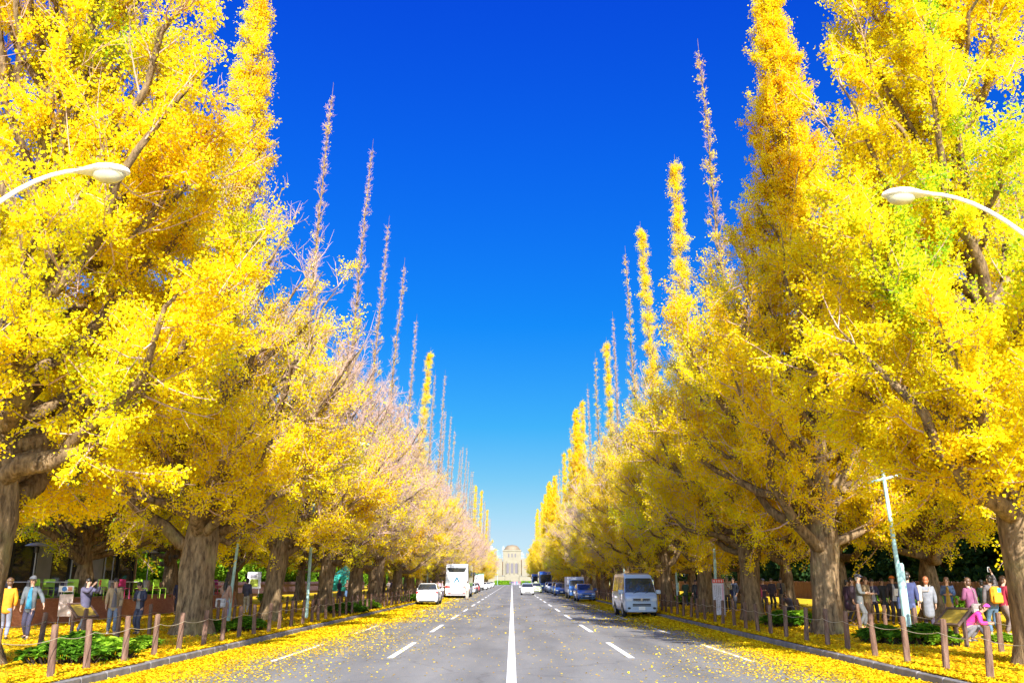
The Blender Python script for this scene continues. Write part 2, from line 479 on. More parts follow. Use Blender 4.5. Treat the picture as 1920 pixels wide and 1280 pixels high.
# ------------------------------------------------------------------ ginkgo trees: thing > trunk, twigs, crown
def ginkgo(name, seed, H, fat, keep, N, s, warm=.35, green=.1, r0=.5, nl=72, tw=1.0, lo=2.9, road=0, hug=1.0, hug2=1.0, avoid=None, ex=1.25, topw=1.0, blobs=()):
    """keep: [(height fraction, share of leaves still on)]; the rest of the crown is bare twigs"""
    rng = np.random.default_rng(seed)
    kx, kp = [k[0] for k in keep], [k[1] for k in keep]
    # leader
    K = 40
    z = H*np.linspace(0,1,K)**1.35
    wob = np.cumsum(rng.normal(0,.06,(K,2)),0); wob -= wob[0]
    amp = np.minimum(1, z/6)[:,None]*.8
    cx = np.c_[wob*amp*np.clip(1.1-z/H,0.3,1)[:,None], z]
    rad = r0*(np.interp(z/H, [0,.08,.12,.17,.25,.4,.6,.8,1], [1,.95,.90,.58,.43,.26,.125,.062,.016])) + r0*.42*np.exp(-z/.28)
    cx[0,2] = -.12
    nS = 22
    th = np.arange(nS)*2*PI/nS
    ph = rng.uniform(0,6.3,4)
    rr = rad[:,None]*(1+.07*np.sin(5*th[None]+ph[0]+z[:,None]*.3)+.05*np.sin(9*th[None]+ph[1]-z[:,None]*.9)+rng.normal(0,.025,(K,nS)))
    rr *= 1+.10*np.sin(2*th[None]+ph[3]+z[:,None]*.9)*np.exp(-z/7)[:,None]+.06*np.sin(3*th[None]-z[:,None]*1.7+ph[0])*np.exp(-z/5)[:,None]
    rr *= 1+.22*np.exp(-z/.35)[:,None]*np.sin(4*th[None]+ph[2])
    V0 = np.stack([cx[:,0:1]+rr*np.cos(th), cx[:,1:2]+rr*np.sin(th), np.repeat(cx[:,2:3],nS,1)],2).reshape(-1,3)
    kk, qq = np.meshgrid(np.arange(K-1), np.arange(nS), indexing='ij'); q2 = (qq+1)%nS
    F0 = np.stack([kk*nS+qq, kk*nS+q2, kk*nS+nS+q2, kk*nS+nS+qq],-1).reshape(-1,4)
    # limbs
    az = rng.uniform(0,6.3)
    LP, LR, SP, SR, TP, TK, TI = [], [], [], [], [], [], []
    kn = 10
    sv = np.linspace(0,1,kn)
    nsc = 7
    for i in range(-nsc, nl):
        f = (i+rng.uniform(-.3,.3))/nl
        z0 = lo + (H*.97-lo)*max(0,f)**ex
        if i < 0: z0 = lo-.7+(i+nsc)*.33+rng.uniform(-.1,.1)      # scaffold limbs of the fork
        hf = z0/H
        az += 2.4+rng.normal(0,.35)
        L = fat*np.interp(hf,[.1,.17,.26,.38,.5,.65,.82,1],[3.7,4.1,3.7,2.75,1.95,1.2,.62,.22])*rng.uniform(.80,1.12)
        L *= 1+(hug-1)*min(1, max(0, (hf-.19)/.24))
        if hf > .42: L *= 1+(hug2-1)*min(1,(hf-.42)/.16)
        if hf > .5 and hug2 < .5: L *= rng.choice([.35,.7,1,1.5])
        if i < 0: L = fat*rng.uniform(3.0,4.3)
        el = np.interp(hf,[.1,.16,.25,.45,1],[.32,.65,1.15,1.7,2.3])*rng.uniform(.65,1.35)
        if i < 0: el = rng.uniform(.75,1.35)
        d = np.array([math.cos(az), math.sin(az), 0])
        if road and d[0]*road > .3 and hf < .3: L *= 1.12
        if avoid and z0 < avoid[2] and abs((az-avoid[0]+PI)%(2*PI)-PI) < avoid[1]: continue
        c0 = np.array([np.interp(z0,z,cx[:,0]), np.interp(z0,z,cx[:,1]), z0])
        side = np.array([-d[1], d[0], 0])
        wig = np.cumsum(rng.normal(0,.05*L,kn)); wig -= wig[0]; wz = np.cumsum(rng.normal(0,.045*L,kn)); wz -= wz[0]
        P = c0 + d*(L*sv**.9)[:,None] + np.array([0,0,1])*(L*el*(.35*sv+.65*sv**1.5)+wz)[:,None] + side*(wig)[:,None]
        P[:,2] = np.maximum(P[:,2], lo*.9)
        rb = min((.032+.029*L)*rng.uniform(.8,1.25)*r0/.5*(1.45 if i < 0 else 1), np.interp(z0,z,rad)*.7)
        LP.append(P); LR.append(rb*(1-sv)**.75*.9+.010)
        # secondaries
        ns = int((3+L*3.4)*rng.uniform(.8,1.2)*tw)
        hh0 = rng.normal(0,.17)
        for j in range(ns):
            q = rng.uniform(.18,1)**.85
            p0 = np.array([np.interp(q,sv,P[:,k]) for k in range(3)])
            tg = P[min(kn-1,int(q*kn)+1)]-P[max(0,int(q*kn)-1)]; tg /= np.linalg.norm(tg)+1e-9
            dr = tg*.7 + rng.normal(0,.75,3) + np.array([0,0,.38]) + d*.15
            if hf < .22 and rng.random() < .4: dr[2] -= .9
            dr /= np.linalg.norm(dr)
            thin = float(np.interp(hf,[.42,.55,1],[1,.50,.34])) if hug2 < .6 else 1.0
            l = (.30+.30*L)*rng.uniform(.5,1.25)*(1.15-.55*q)*thin
            up = np.array([0,0,.22*l])
            t4 = np.linspace(0,1,4)
            Q = p0 + dr*(l*t4)[:,None] + up*(t4**2)[:,None] + np.cumsum(rng.normal(0,.035*l,(4,3)),0)*(t4>0)[:,None]
            SP.append(Q); SR.append((.008+.011*l)*(1-t4*.8))
            kpv = np.interp(np.clip(p0[2]/H,0,1), kx, kp)
            leafy = 1.0 if rng.random() < kpv else rng.uniform(0,.10)*(kpv+.25)
            nt_ = max(2,int(rng.uniform(3,6.5)*min(1.6,.6+l)))
            for k in range(nt_):
                a = rng.uniform(.15,1)
                b0 = np.array([np.interp(a,t4,Q[:,c]) for c in range(3)])
                dd = dr*.6+rng.normal(0,.65,3)+np.array([0,0,.35]); dd /= np.linalg.norm(dd)
                ll = rng.uniform(.22,.66)*min(1.2,.55+l*.6)*(thin+1)/2
                mid = b0+dd*ll*.5+rng.normal(0,.03,3); e = b0+dd*ll+np.array([0,0,.08*ll])
                TP.append((b0,mid,e)); TK.append(leafy*ll*(topw if hf > .42 else 1)); TI.append(hh0+rng.normal(0,.07))
    LP, LR = np.array(LP), np.array(LR); SP, SR = np.array(SP), np.array(SR); TP = np.array(TP); TK = np.array(TK); TI = np.array(TI)
    V1, F1 = tubes(LP, LR, 8)
    V = np.r_[V0, V1]; F = np.r_[F0, F1+len(V0)]
    root = thing(name, 'x', 'tree')
    link(bpy.data.objects.new('trunk', mesh_np('trunk', V, F, M_BARK, smooth=True)), root)
    V2, F2 = tubes(SP, SR, 4)
    V3, F3 = tubes(TP, np.tile(np.array([.0075,.006,.0025])*(1.25), (len(TP),1)), 3)
    link(bpy.data.objects.new('twigs', mesh_np('twigs', np.r_[V2,V3], np.r_[F2,F3+len(V2)], M_TWIG)), root)
    # leaves in small tufts along the outer twigs
    nc = N//4
    pr = TK/TK.sum()
    ci = rng.choice(len(TP), nc, p=pr)
    a = rng.uniform(.1,1,(nc,1))
    cc = np.where(a<.5, TP[ci,0]+(TP[ci,1]-TP[ci,0])*a*2, TP[ci,1]+(TP[ci,2]-TP[ci,1])*(a*2-1))
    p = np.repeat(cc,4,0)+rng.normal(0,.085,(nc*4,3))
    ax = np.c_[np.interp(p[:,2],z,cx[:,0]), np.interp(p[:,2],z,cx[:,1])]
    ow = np.c_[p[:,:2]-ax, np.zeros(len(p))]; ow = unit(ow+1e-6)
    hz = np.clip(p[:,2]/H,0,1)
    tint = warm+.02 + np.repeat(TI[ci],4)*.75 + np.repeat(rng.normal(0,.08,nc),4) + rng.normal(0,.09,len(p))
    tint += .10*np.sin(p[:,0]*.9+ph[3])*np.sin(p[:,1]*.8+ph[0])
    gp = np.sin(p[:,0]*.55+ph[1])+np.sin(p[:,1]*.6+ph[2])+np.sin(p[:,2]*.5+ph[0]*2)
    tint += np.clip(gp-1.8+green*2.0,0,1)*.55*np.clip((.46-hz)*8,0,1)
    for bx, by, bz, br, ba in blobs:       # boughs still turning from green
        tint += ba*np.exp(-((p-np.array([bx,by,bz]))**2).sum(1)/br**2)*rng.uniform(.5,1.1,len(p))
    vl, fl = leaf_quads(rng, p, s*rng.uniform(.65,1.25,len(p)), .35, ow)
    link(bpy.data.objects.new('crown', mesh_np('crown', vl, fl, M_LEAF, np.repeat(np.clip(tint,0,1),4))), root)
    root['h'] = float(H)
    return root

FULL = [(0,1),(.6,1),(.8,.95),(1,.9)]
V = {}
V['L1'] = ginkgo('ginkgo_tree', 11, 24.0, 1.12, [(0,1),(.36,.95),(.48,.62),(.62,.5),(1,.7)], 340000, .066, .36, -2, .58, 125, 1.15, 3.3, 1, 1.0, 1.0, (PI+.35,1.0,9.0), 1.1, 1.0, [(2.2,-1.5,13,1.3,.35),(1.5,-3,8,1.4,.3),(3,-1.5,5.5,1.3,.3)])  # outer limbs out of view left off so sun reaches the left path
V['L2'] = ginkgo('ginkgo_tree', 12, 23.0, 1.06, [(0,.95),(.26,.85),(.34,.35),(.62,.18),(.72,.8),(1,.95)], 180000, .067, .34, .05, .54, 120, 1.35, 3.0, 1, .74, .85, None, 1.1, 1.3)
V['L3'] = ginkgo('ginkgo_tree', 13, 25.4, 1.02, [(0,.9),(.17,.7),(.26,.28),(.35,.05),(.7,.02),(1,.01)], 66000, .070, .36, .05, .43, 130, 1.7, 2.8, 1, .46, .40, (PI+.35,.6,6.0), 1.1)
V['L4'] = ginkgo('ginkgo_tree', 14, 27.0, 1.0, [(0,.45),(.13,.33),(.21,.11),(.30,.02),(.7,.01),(1,.0)], 22000, .078, .34, .03, .40, 140, 1.9, 2.8, 1, .44, .42, None, 1.1)
V['R1'] = ginkgo('ginkgo_tree', 21, 25.0, .92, [(0,1),(.4,.95),(.6,.85),(1,.8)], 380000, .066, .46, -2, .52, 130, 1.2, 3.2, -1, 1.0, 1.05, (-.25,1.05,11.0), 1.05, 1.3, [(-2.0,-2.2,9.2,1.5,.62),(-1.2,-2.8,7.6,1.3,.5),(-2.6,-1.2,6.2,1.3,.42),(.2,-2.4,5.6,1.0,.34),(-1,-2,13.5,1.2,.3)])  # limbs on the unseen right side omitted to let sun onto the pavement
V['R2'] = ginkgo('ginkgo_tree', 22, 24.8, 1.06, FULL, 320000, .066, .30, .08, .46, 150, 1.1, 2.9, -1, .60, 1.12, (-1.1,.65,5.5), 1.0, 1.7)
V['R3'] = ginkgo('ginkgo_tree', 23, 27.6, 1.02, [(0,1),(.26,.85),(.34,.42),(.44,.14),(.75,.14),(1,.05)], 140000, .068, .34, .08, .44, 120, 1.4, 2.8, -1, .46, .55, None, 1.1)
V['R4'] = ginkgo('ginkgo_tree', 24, 26.3, 1.0, [(0,.95),(.3,.85),(.42,.55),(.6,.6),(.8,.8),(1,.7)], 150000, .068, .38, .08, .42, 120, 1.2, 2.8, -1, .46, .62, None, 1.1, 1.4)
V['O1'] = ginkgo('ginkgo_tree', 31, 15.0, 1.12, FULL, 150000, .078, .54, .30, .42, 85, 1.0, 2.7, 0, 1.2)
V['O2'] = ginkgo('ginkgo_tree', 32, 17.0, 1.08, FULL, 150000, .078, .44, .20, .42, 90, 1.0, 2.7, 0, 1.1)

ORD = ['first','second','third','fourth','fifth','sixth','seventh','eighth','ninth','tenth','eleventh','twelfth','thirteenth','fourteenth','fifteenth',
       'sixteenth','seventeenth','eighteenth','nineteenth','twentieth']
USED = set()
def plant(key, x, y, h, rz, label, group, wide=1.0, tilt=0.0):
    s = h/V[key]['h']
    sc = (wide*s**.3, wide*s**.3, s)
    if key not in USED:
        USED.add(key); o = V[key]
        o.location = (x,y,PAVE-.02); o.rotation_euler = (0,0,rz); o.scale = sc
        o['label'] = label; o['group'] = group
    else:
        o = dup(V[key], (x,y,PAVE-.02), rz, label, sc, group)
    o.rotation_euler = (Matrix.Rotation(tilt,3,'Y') @ Matrix.Rotation(rz,3,'Z')).to_euler()
    return o
rt = random.Random(5)
LK = ['L1','L2','L3','L4','L4','L3','L4','R4','L4','L4','L4','L4','L3','L4','L4']
LH = [24.2,23.2,25.4,27.6,26.6,27.2,25.4,24.8,25.0,27.2,24.5]
LL = ['broad golden ginkgo, nearest on the left, leafy to the top edge of the photo',
      'thick pale-scarred ginkgo trunk with golden crown behind the slanted board, left side',
      'ginkgo with a golden skirt and a bare spire, just beyond the left teal pole',
      'ginkgo with tall thin bare spire, fourth trunk of the left kerbside row']
RK = ['R1','R2','R3','R4','R4','R3','L4','R4','R3','L4','R4','R2','R3','R4','R4']
RH = [25.5,25.4,27.7,26.2,26.3,28.2,25.8,26.0,27.0,25.5,25.8]
RL = ['broad bright yellow ginkgo with furrowed trunk, nearest on the right edge',
      'orange-gold ginkgo with smooth narrow leafy spire, second trunk on the right',
      'ginkgo with half-bare lilac spire beside the red-topped banner, right side',
      'ginkgo with slim golden spire behind the blue-grey van']
for side, ks, hs_, ls, sx in ((-1,LK,LH,LL,-10.0),(1,RK,RH,RL,10.0)):
    nm = 'left' if side < 0 else 'right'
    for i in range(36):
        y = 18.3+ i*9.95 + (rt.uniform(-.35,.35) if i else 0)
        if side > 0 and i == 1: y = 28.9
        k = ks[i] if i < len(ks) else rt.choice(['L4','L4','L4','L3','R4'] if side < 0 else ['R4','R2','R4','R3','L4'])
        h = hs_[i] if i < len(hs_) else rt.uniform(23.5,27)
        if i < 4: lab = ls[i]
        elif i < 14: lab = f'{"bare-topped" if k in ("L3","L4") else "golden-topped"} ginkgo, {ORD[i]} trunk from the camera in the {nm} kerbside row'
        else: lab = f'small distant ginkgo in the far end of the {nm} kerbside row'
        first = i < 4
        plant(k, (sx*(1.085 if side < 0 else 1.05) if i == 0 else sx)+rt.uniform(-.15,.15), y, h, 0 if (first and k not in USED) else rt.uniform(0,6.28), lab, f'ginkgo trees of the {nm} kerbside row', wide=1.0 if i<4 else rt.uniform(.92,1.06),
              tilt=rt.uniform(-.006,.006)-side*((.05 if side < 0 else .022) if i>1 else .012))
    for i in range(26):
        y = (37.5 if side > 0 else 38.5) + i*9.95 + rt.uniform(-.4,.4)
        if i == 0: pass
        k = rt.choice(['O1','O2'])
        x = side*(17.2 if side > 0 else 18.2)+rt.uniform(-.2,.2)
        if i == 0: lab = 'greenish gold ginkgo with grey-brown trunk on the cafe terrace' if side < 0 else 'ginkgo with sunlit trunk top by the slatted fence, behind the pedestrians'
        elif i < 8: lab = f'low spreading ginkgo, {ORD[i]} trunk of the back row on the {nm}'
        else: lab = f'distant ginkgo in the far part of the {nm} back row'
        plant(k, x, y, rt.uniform(14,18), rt.uniform(0,6.28), lab, f'ginkgo trees of the {nm} back row')
# two back-row trees whose trunks stand outside the picture
plant('O2', -18.4, 28.3, 16.5, 1.0, 'greenish gold crown reaching in over the cafe front from the left edge', 'ginkgo trees of the left back row')
plant('O1', 17.3, 27.4, 16.0, 2.0, 'yellow crown reaching in behind the nearest right trunk', 'ginkgo trees of the right back row')
# ------------------------------------------------------------------ other trees, shrubs
def leafy_tree(name, seed, H, r, base, N, s, lm, bark, squash=1.0, clumps=26):
    """broadleaf / evergreen: trunk with limbs, crown of leaf clumps through an uneven volume"""
    rng = np.random.default_rng(seed)
    root = thing(name, 'x', 'tree')
    z = np.linspace(0, H*.9, 9)
    tr = np.stack([np.c_[np.cumsum(rng.normal(0,.06,9)), np.cumsum(rng.normal(0,.06,9)), z]])
    tr[:,0,2] = -.2
    P = [tr[0]]; Rr = [np.linspace(.03*H*.8, .03, 9)]
    cen = []
    for i in range(clumps):
        h = base+(H*.96-base)*rng.random()**.9
        f = (h-base)/(H-base)
        rad = r*(math.sin(PI*min(1,.18+.82*f)**.8)*.8+.25)*rng.uniform(.35,1)
        a = rng.uniform(0,6.28)
        c = np.array([rad*math.cos(a), rad*math.sin(a), h]); cen.append(c)
        k = max(0, h-rng.uniform(.8,1.8))
        p0 = np.array([np.interp(k,z,tr[0][:,0]), np.interp(k,z,tr[0][:,1]), k])
        t = np.linspace(0,1,9)[:,None]
        P.append(p0+(c-p0)*t+np.cumsum(rng.normal(0,.04,(9,3)),0)*t); Rr.append(np.linspace(.012*H*.7,.012,9))
    v, f = tubes(np.array(P), np.array(Rr), 7)
    link(bpy.data.objects.new('trunk', mesh_np('trunk', v, f, bark, smooth=True)), root)
    cen = np.array(cen)
    ci = rng.integers(0, len(cen), N)
    rr = r*rng.uniform(.28,.5,len(cen))
    d = unit(rng.normal(size=(N,3)))*(rng.random((N,1))**.45)
    p = cen[ci]+d*rr[ci][:,None]*np.array([1,1,.75*squash])
    tint = .45+rng.normal(0,.14,len(cen))[ci]+rng.normal(0,.15,N)
    vl, fl = leaf_quads(rng, p, s*rng.uniform(.6,1.3,N), .4, d)
    link(bpy.data.objects.new('crown', mesh_np('crown', vl, fl, lm, np.repeat(np.clip(tint,0,1),4))), root)
    root['h'] = H
    return root
M_DBARK = barkmat('dark_bark', (.03,.022,.016), (.12,.085,.06), 1.0, False)
rw = random.Random(9)
ev = [leafy_tree('evergreen_tree', 41, 10, 3.4, 1.6, 15000, .26, M_DARKGREEN, M_DBARK, 1, 34), leafy_tree('evergreen_tree', 42, 12.5, 3.8, 2.2, 15000, .28, M_DARKGREEN, M_DBARK, 1, 34)]
gt = [leafy_tree('green_tree', 43, 8.5, 3.2, 1.3, 14000, .22, M_GREEN, M_DBARK, 1, 32), leafy_tree('green_tree', 44, 7.0, 2.8, .9, 13000, .2, M_GREEN, M_DBARK, 1, 30)]
n = 0
for i in range(22):
    for rowx in (33.5, 40.0):
        y = 36+i*5.4+rw.uniform(-1.5,1.5)+(2.5 if rowx > 35 else 0)
        x = rowx+rw.uniform(-1.5,1.5)
        src = ev[n % 2]
        lab = 'dark evergreen tree standing in the shade behind the brown slatted fence'
        o = src if n < 2 else dup(src, scale=1)
        o.location = (x,y,PAVE); o.rotation_euler = (0,0,rw.uniform(0,6.28)); s = rw.uniform(.85,1.2); o.scale = (s,s,s)
        o['label'] = lab; o['group'] = 'evergreens behind the right fence'
        n += 1
for i in range(22):
    o = dup(ev[i % 2], (rw.uniform(29,33), 158+i*8.5, PAVE), rw.uniform(0,6), 'distant dark evergreen behind the far part of the right back row', rw.uniform(.8,1.1), 'distant evergreens on the right')
    o = dup(gt[i % 2], (-rw.uniform(29,33), 192+i*8.0, PAVE), rw.uniform(0,6), 'distant green tree behind the far part of the left back row', rw.uniform(.9,1.25), 'distant green trees on the left')
n = 0
for i in range(20):
    for rowx in (-31.5, -38.0):
        y = 66+i*6.2+rw.uniform(-1.5,1.5)
        src = gt[n % 2]
        o = src if n < 2 else dup(src)
        o.location = (rowx+rw.uniform(-1.5,1.5),y,PAVE); o.rotation_euler = (0,0,rw.uniform(0,6.28)); s = rw.uniform(.9,1.35); o.scale = (s,s,s)
        o['label'] = 'green leafy tree standing behind the back row on the left, beyond the cafe'
        o['group'] = 'green trees behind the left back row'
        n += 1

def shrub(name, seed, rx, ry, h, n, s, lm, mixp=.5):
    """low plant: stems and whorls of broad leaves"""
    rng = np.random.default_rng(seed)
    root = thing(name, 'x', 'shrub')
    nw = max(6, n//9)
    a = rng.uniform(0,6.28,nw); q = np.sqrt(rng.random(nw))
    c = np.c_[rx*q*np.cos(a), ry*q*np.sin(a), h*(1-.55*q**2)*rng.uniform(.55,1.05,nw)]
    P = np.stack([np.stack([np.array([x*.75,y*.75,-.05]), np.array([x*.9,y*.9,z*.5]), np.array([x,y,z])]) for x,y,z in c])
    v, f = tubes(P, np.tile(np.array([.012,.010,.006]),(nw,1)), 4)
    link(bpy.data.objects.new('stems', mesh_np('stems', v, f, M_DBARK)), root)
    k = 9
    th = np.tile(np.arange(k)*2*PI/k,(nw,1))+rng.uniform(0,6,(nw,1))+rng.normal(0,.25,(nw,k))
    u = np.stack([np.cos(th), np.sin(th), rng.uniform(-.35,.55,(nw,k))],-1).reshape(-1,3); u = unit(u)
    p = np.repeat(c,k,0)
    w = unit(np.cross(u, np.array([0,0,1.])+rng.normal(0,.25,(len(u),3)))); nn = np.cross(w,u)
    ss = (s*rng.uniform(.6,1.3,len(u)))[:,None]
    V_ = np.stack([p, p+u*ss*.5+w*ss*.30+nn*ss*.06, p+u*ss-nn*ss*.12, p+u*ss*.5-w*ss*.30+nn*ss*.06],1).reshape(-1,3)
    V_[:,2] = np.maximum(V_[:,2], .01)
    tint = np.repeat(np.clip(mixp+rng.normal(0,.12,nw),0,1),k)+rng.normal(0,.12,len(u))
    link(bpy.data.objects.new('foliage', mesh_np('foliage', V_, np.arange(len(V_)).reshape(-1,4), lm, np.repeat(np.clip(tint,0,1),4))), root)
    return root
def put(o, x, y, z=PAVE, rz=0, s=1, label=None, group=None):
    o.location = (x,y,z); o.rotation_euler = (0,0,rz); o.scale = (s,s,s)
    if label: o['label'] = label
    if group: o['group'] = group
    return o
SG = 'low shrubs along the kerbside grass'
shl = shrub('low_shrub', 51, .85, .6, .44, 1700, .15, M_GREEN, .3)
put(shl, -8.95, 18.7, s=1.0, rz=.3, label='dark green low shrub behind the nearest left bollards', group=SG)
shb = shrub('low_shrub', 52, .65, .45, .42, 1500, .16, M_GREEN, .75)
put(shb, -8.15-.35, 19.6, s=1.0, rz=.8, label='bright light green low shrub with star-like leaf whorls among left bollards', group=SG)
for (px, py, s, src, lab) in [
    (150,1222,1.0,shl,'dark green low shrub left of the slanted board feet'),
    (268,1216,.7,shb,'small bright green sprig right of the star-leaved shrub'),
    (400,1186,.9,shl,'dark green low shrub at the foot of the left teal pole'),
    (462,1182,1.0,shl,'dark green low shrub right of the left teal pole'),
    (650,1150,1.2,shl,'dark shrub by the third left trunk'),
    (690,1142,1.3,shb,'green shrub behind the bollards, beyond the third left trunk'),
    (775,1128,1.3,shl,'dark shrub in the grass level with the white car'),
    (505,1128,1.8,shb,'sunlit green shrub under the white notice board'),
    (1655,1204,1.0,shl,'dark green low shrub left of the right teal pole'),
    (1742,1206,1.1,shl,'dark green low shrub right of the right teal pole'),
    (1772,1210,.85,shb,'bright lime green low shrub beside the pink crouching person'),
    (1468,1174,1.2,shl,'dark green low shrub in front of the crouching grey figure'),
    (1504,1172,1.2,shb,'bright lime green low shrub left of the second right trunk'),
    (1276,1134,1.4,shb,'lime green shrub beside the van-side teal pole'),
    (1290,1128,1.6,shb,'yellow-green shrub left of the third right trunk'),
    (1880,1205,.6,shb,'tiny green sprig at the foot of the nearest right trunk')]:
    p = onground(px, py)
    put(dup(src), p.x, p.y, s=s, rz=rw.uniform(0,6), label=lab, group=SG)

# ------------------------------------------------------------------ fallen leaves (nobody could count them)
def litter(name, pts, s, tint, label):
    rng = np.random.default_rng(3)
    v, f = leaf_quads(rng, pts, s, .45, None, .55)
    v[:,2] = np.maximum(v[:,2], np.repeat(pts[:,2],4)+.002)
    me = mesh_np(name, v, f, M_FALLEN, np.repeat(np.clip(tint*1.25,0,1),4))
    o = link(bpy.data.objects.new(name, me)); tag(o, kind='stuff')
    return o
rg = np.random.default_rng(77)
pts = []
for sgn in (-1,1):                       # gutter drifts
    n = 95000
    y = 12+np.abs(rg.exponential(26,n)); y = y[y<150]; n = len(y)
    wid = (.80 if sgn < 0 else .66)+.20*np.sin(y*.33+sgn)+.12*np.sin(y*1.1)
    d = np.abs(rg.exponential(1,n))*wid*(.85 if sgn > 0 else 1.0)
    x = sgn*(KERB-.02-d)
    ok = d < 6
    pts.append(np.c_[x,y,np.full(n,.003)+rg.random(n)*.03*np.exp(-d*2)][ok])
n = 1500
pts.append(np.c_[rg.uniform(-6.5,6.5,n), 13+rg.exponential(30,n), np.full(n,.004)])
# loose clusters on the carriageway
for cx_, cy_, k, spd in ((1.2,24,40,.7),(3.5,20,60,1.0),(-3.8,22,30,.8),(.6,31,40,1.0),(4.6,17.5,110,1.0),(-5.2,17,110,.9),(-1.8,29,25,1.0),(5.0,21,90,.9),(2.2,17,40,.8),(-.9,20,14,1.2)):
    pts.append(np.c_[rg.normal(cx_,spd,k), rg.normal(cy_,spd*1.6,k), np.full(k,.004)])
pts = np.concatenate(pts); pts = pts[pts[:,1]<180]
litter('fallen_leaves', pts, rg.uniform(.036,.062,len(pts))*np.clip(pts[:,1]/24,1,2.0), np.clip(rg.normal(.42,.15,len(pts)),0,.72), '')
pts = []
for sgn in (-1,1):
    n = 105000
    y = 13+rg.exponential(14,n); x = sgn*(KERB+.14+rg.uniform(0,1,n)**1.25*13)
    ok = (y < 75)
    pts.append(np.c_[x,y,np.full(n,PAVE+.004)+rg.random(n)*.025][ok])
    n = 13000                              # windrow along the kerb stones
    y = 13+rg.exponential(22,n); x = sgn*(KERB+.10+np.abs(rg.normal(0,.16,n)))
    pts.append(np.c_[x,y,np.full(n,PAVE+.015)+rg.random(n)*.03])
pts = np.concatenate(pts)
# thin places where the grass shows through
ms = np.sin(pts[:,0]*1.3+1)*np.sin(pts[:,1]*.55)+.6*np.sin(pts[:,0]*2.9)*np.sin(pts[:,1]*1.7+2)
pts = pts[(ms < .42) | (rg.random(len(pts)) < .3)]
litter('fallen_leaves', pts, rg.uniform(.045,.078,len(pts))*np.clip(pts[:,1]/24,1,2.6), np.clip(rg.normal(.40,.17,len(pts)),0,.72), '')
# grass tufts poking through on both verges
n = 9000
x = rg.choice([-1,1],n)*(KERB+.25+rg.random(n)*12); y = 13+rg.exponential(16,n)
ms = np.sin(x*1.3+1)*np.sin(y*.55)+.6*np.sin(x*2.9)*np.sin(y*1.7+2)
ok = (ms > .35) & (y < 70); x, y = x[ok], y[ok]; n = len(x)
P = np.zeros((n,3,3)); P[:,:,0] = x[:,None]; P[:,:,1] = y[:,None]
dz = rg.uniform(.05,.13,n); tl = rg.normal(0,.05,(n,2))
P[:,0,2] = PAVE-.01; P[:,1,2] = PAVE+dz*.6; P[:,2,2] = PAVE+dz
P[:,1,:2] += tl*.4; P[:,2,:2] += tl
v, f = tubes(P, np.tile(np.array([.007,.005,.001]),(n,1)), 3)
o = link(bpy.data.objects.new('grass', mesh_np('grass', v, f, M_GREEN, np.clip(np.repeat(rg.normal(.6,.2,n),9),0,1)))); tag(o, kind='stuff')

# ------------------------------------------------------------------ bollards and ropes
def make_bollard():
    mb = MB(); mb.tube([(0,0,-.15),(.004,0,.3),(0,.003,.6),(0,0,.90)], [.066,.063,.060,.057], 12)
    mb.tube([(0,0,.90),(0,0,.915)], [.055,.04], 12)
    return mb.build('bollard', M_WOODPOST)
b0 = make_bollard()
M_ROPE = mat('sisal_rope', (.45,.38,.26), .9, var=.2, scale=30)
rb = random.Random(4)
def row(x, y0, dy, n, nm, word):
    tops = []
    for i in range(n):
        y = y0+i*dy+rb.uniform(-.06,.06); xx = x+rb.uniform(-.05,.05)
        o = b0 if nm == 'first' else b0.copy()
        if o is not b0: C.objects.link(o)
        o.location = (xx,y,PAVE-rb.uniform(0,.05)); o.rotation_euler = (rb.uniform(-.05,.05), rb.uniform(-.05,.05), rb.uniform(0,6.28))
        if i < 20: lab = f'brown wooden bollard, {ORD[i]} from the near end of the {word}'
        else: lab = f'distant wooden bollard in the far part of the {word}'
        tag(o, lab, 'bollard', f'wooden bollards of the {word}')
        tops.append(Vector((xx,y,PAVE+.66)))
    pts = []
    for a, b in zip(tops[:46], tops[1:47]):
        for k in range(6):
            t = k/6; p = a.lerp(b, t); p = Vector(p); p.z -= .06*4*t*(1-t); p.x += .078 if x < 0 else -.078
            pts.append(p)
    mb = MB(); mb.tube(pts, .0065, 5)
    o = mb.build('rope', M_ROPE)
    tag(o, f'pale sagging rope strung along the wooden posts of the {word}', 'rope')
row(-7.92, 14.4, 1.56, 88, 'a', 'left kerbside post row')
row(8.08, 14.2, 1.62, 86, 'b', 'right kerbside post row')
row(-11.2, 15.6, 2.15, 50, 'c', 'left inner post row')
row(11.4, 15.2, 2.15, 50, 'd', 'right inner post row')
bpy.data.objects.remove(b0)

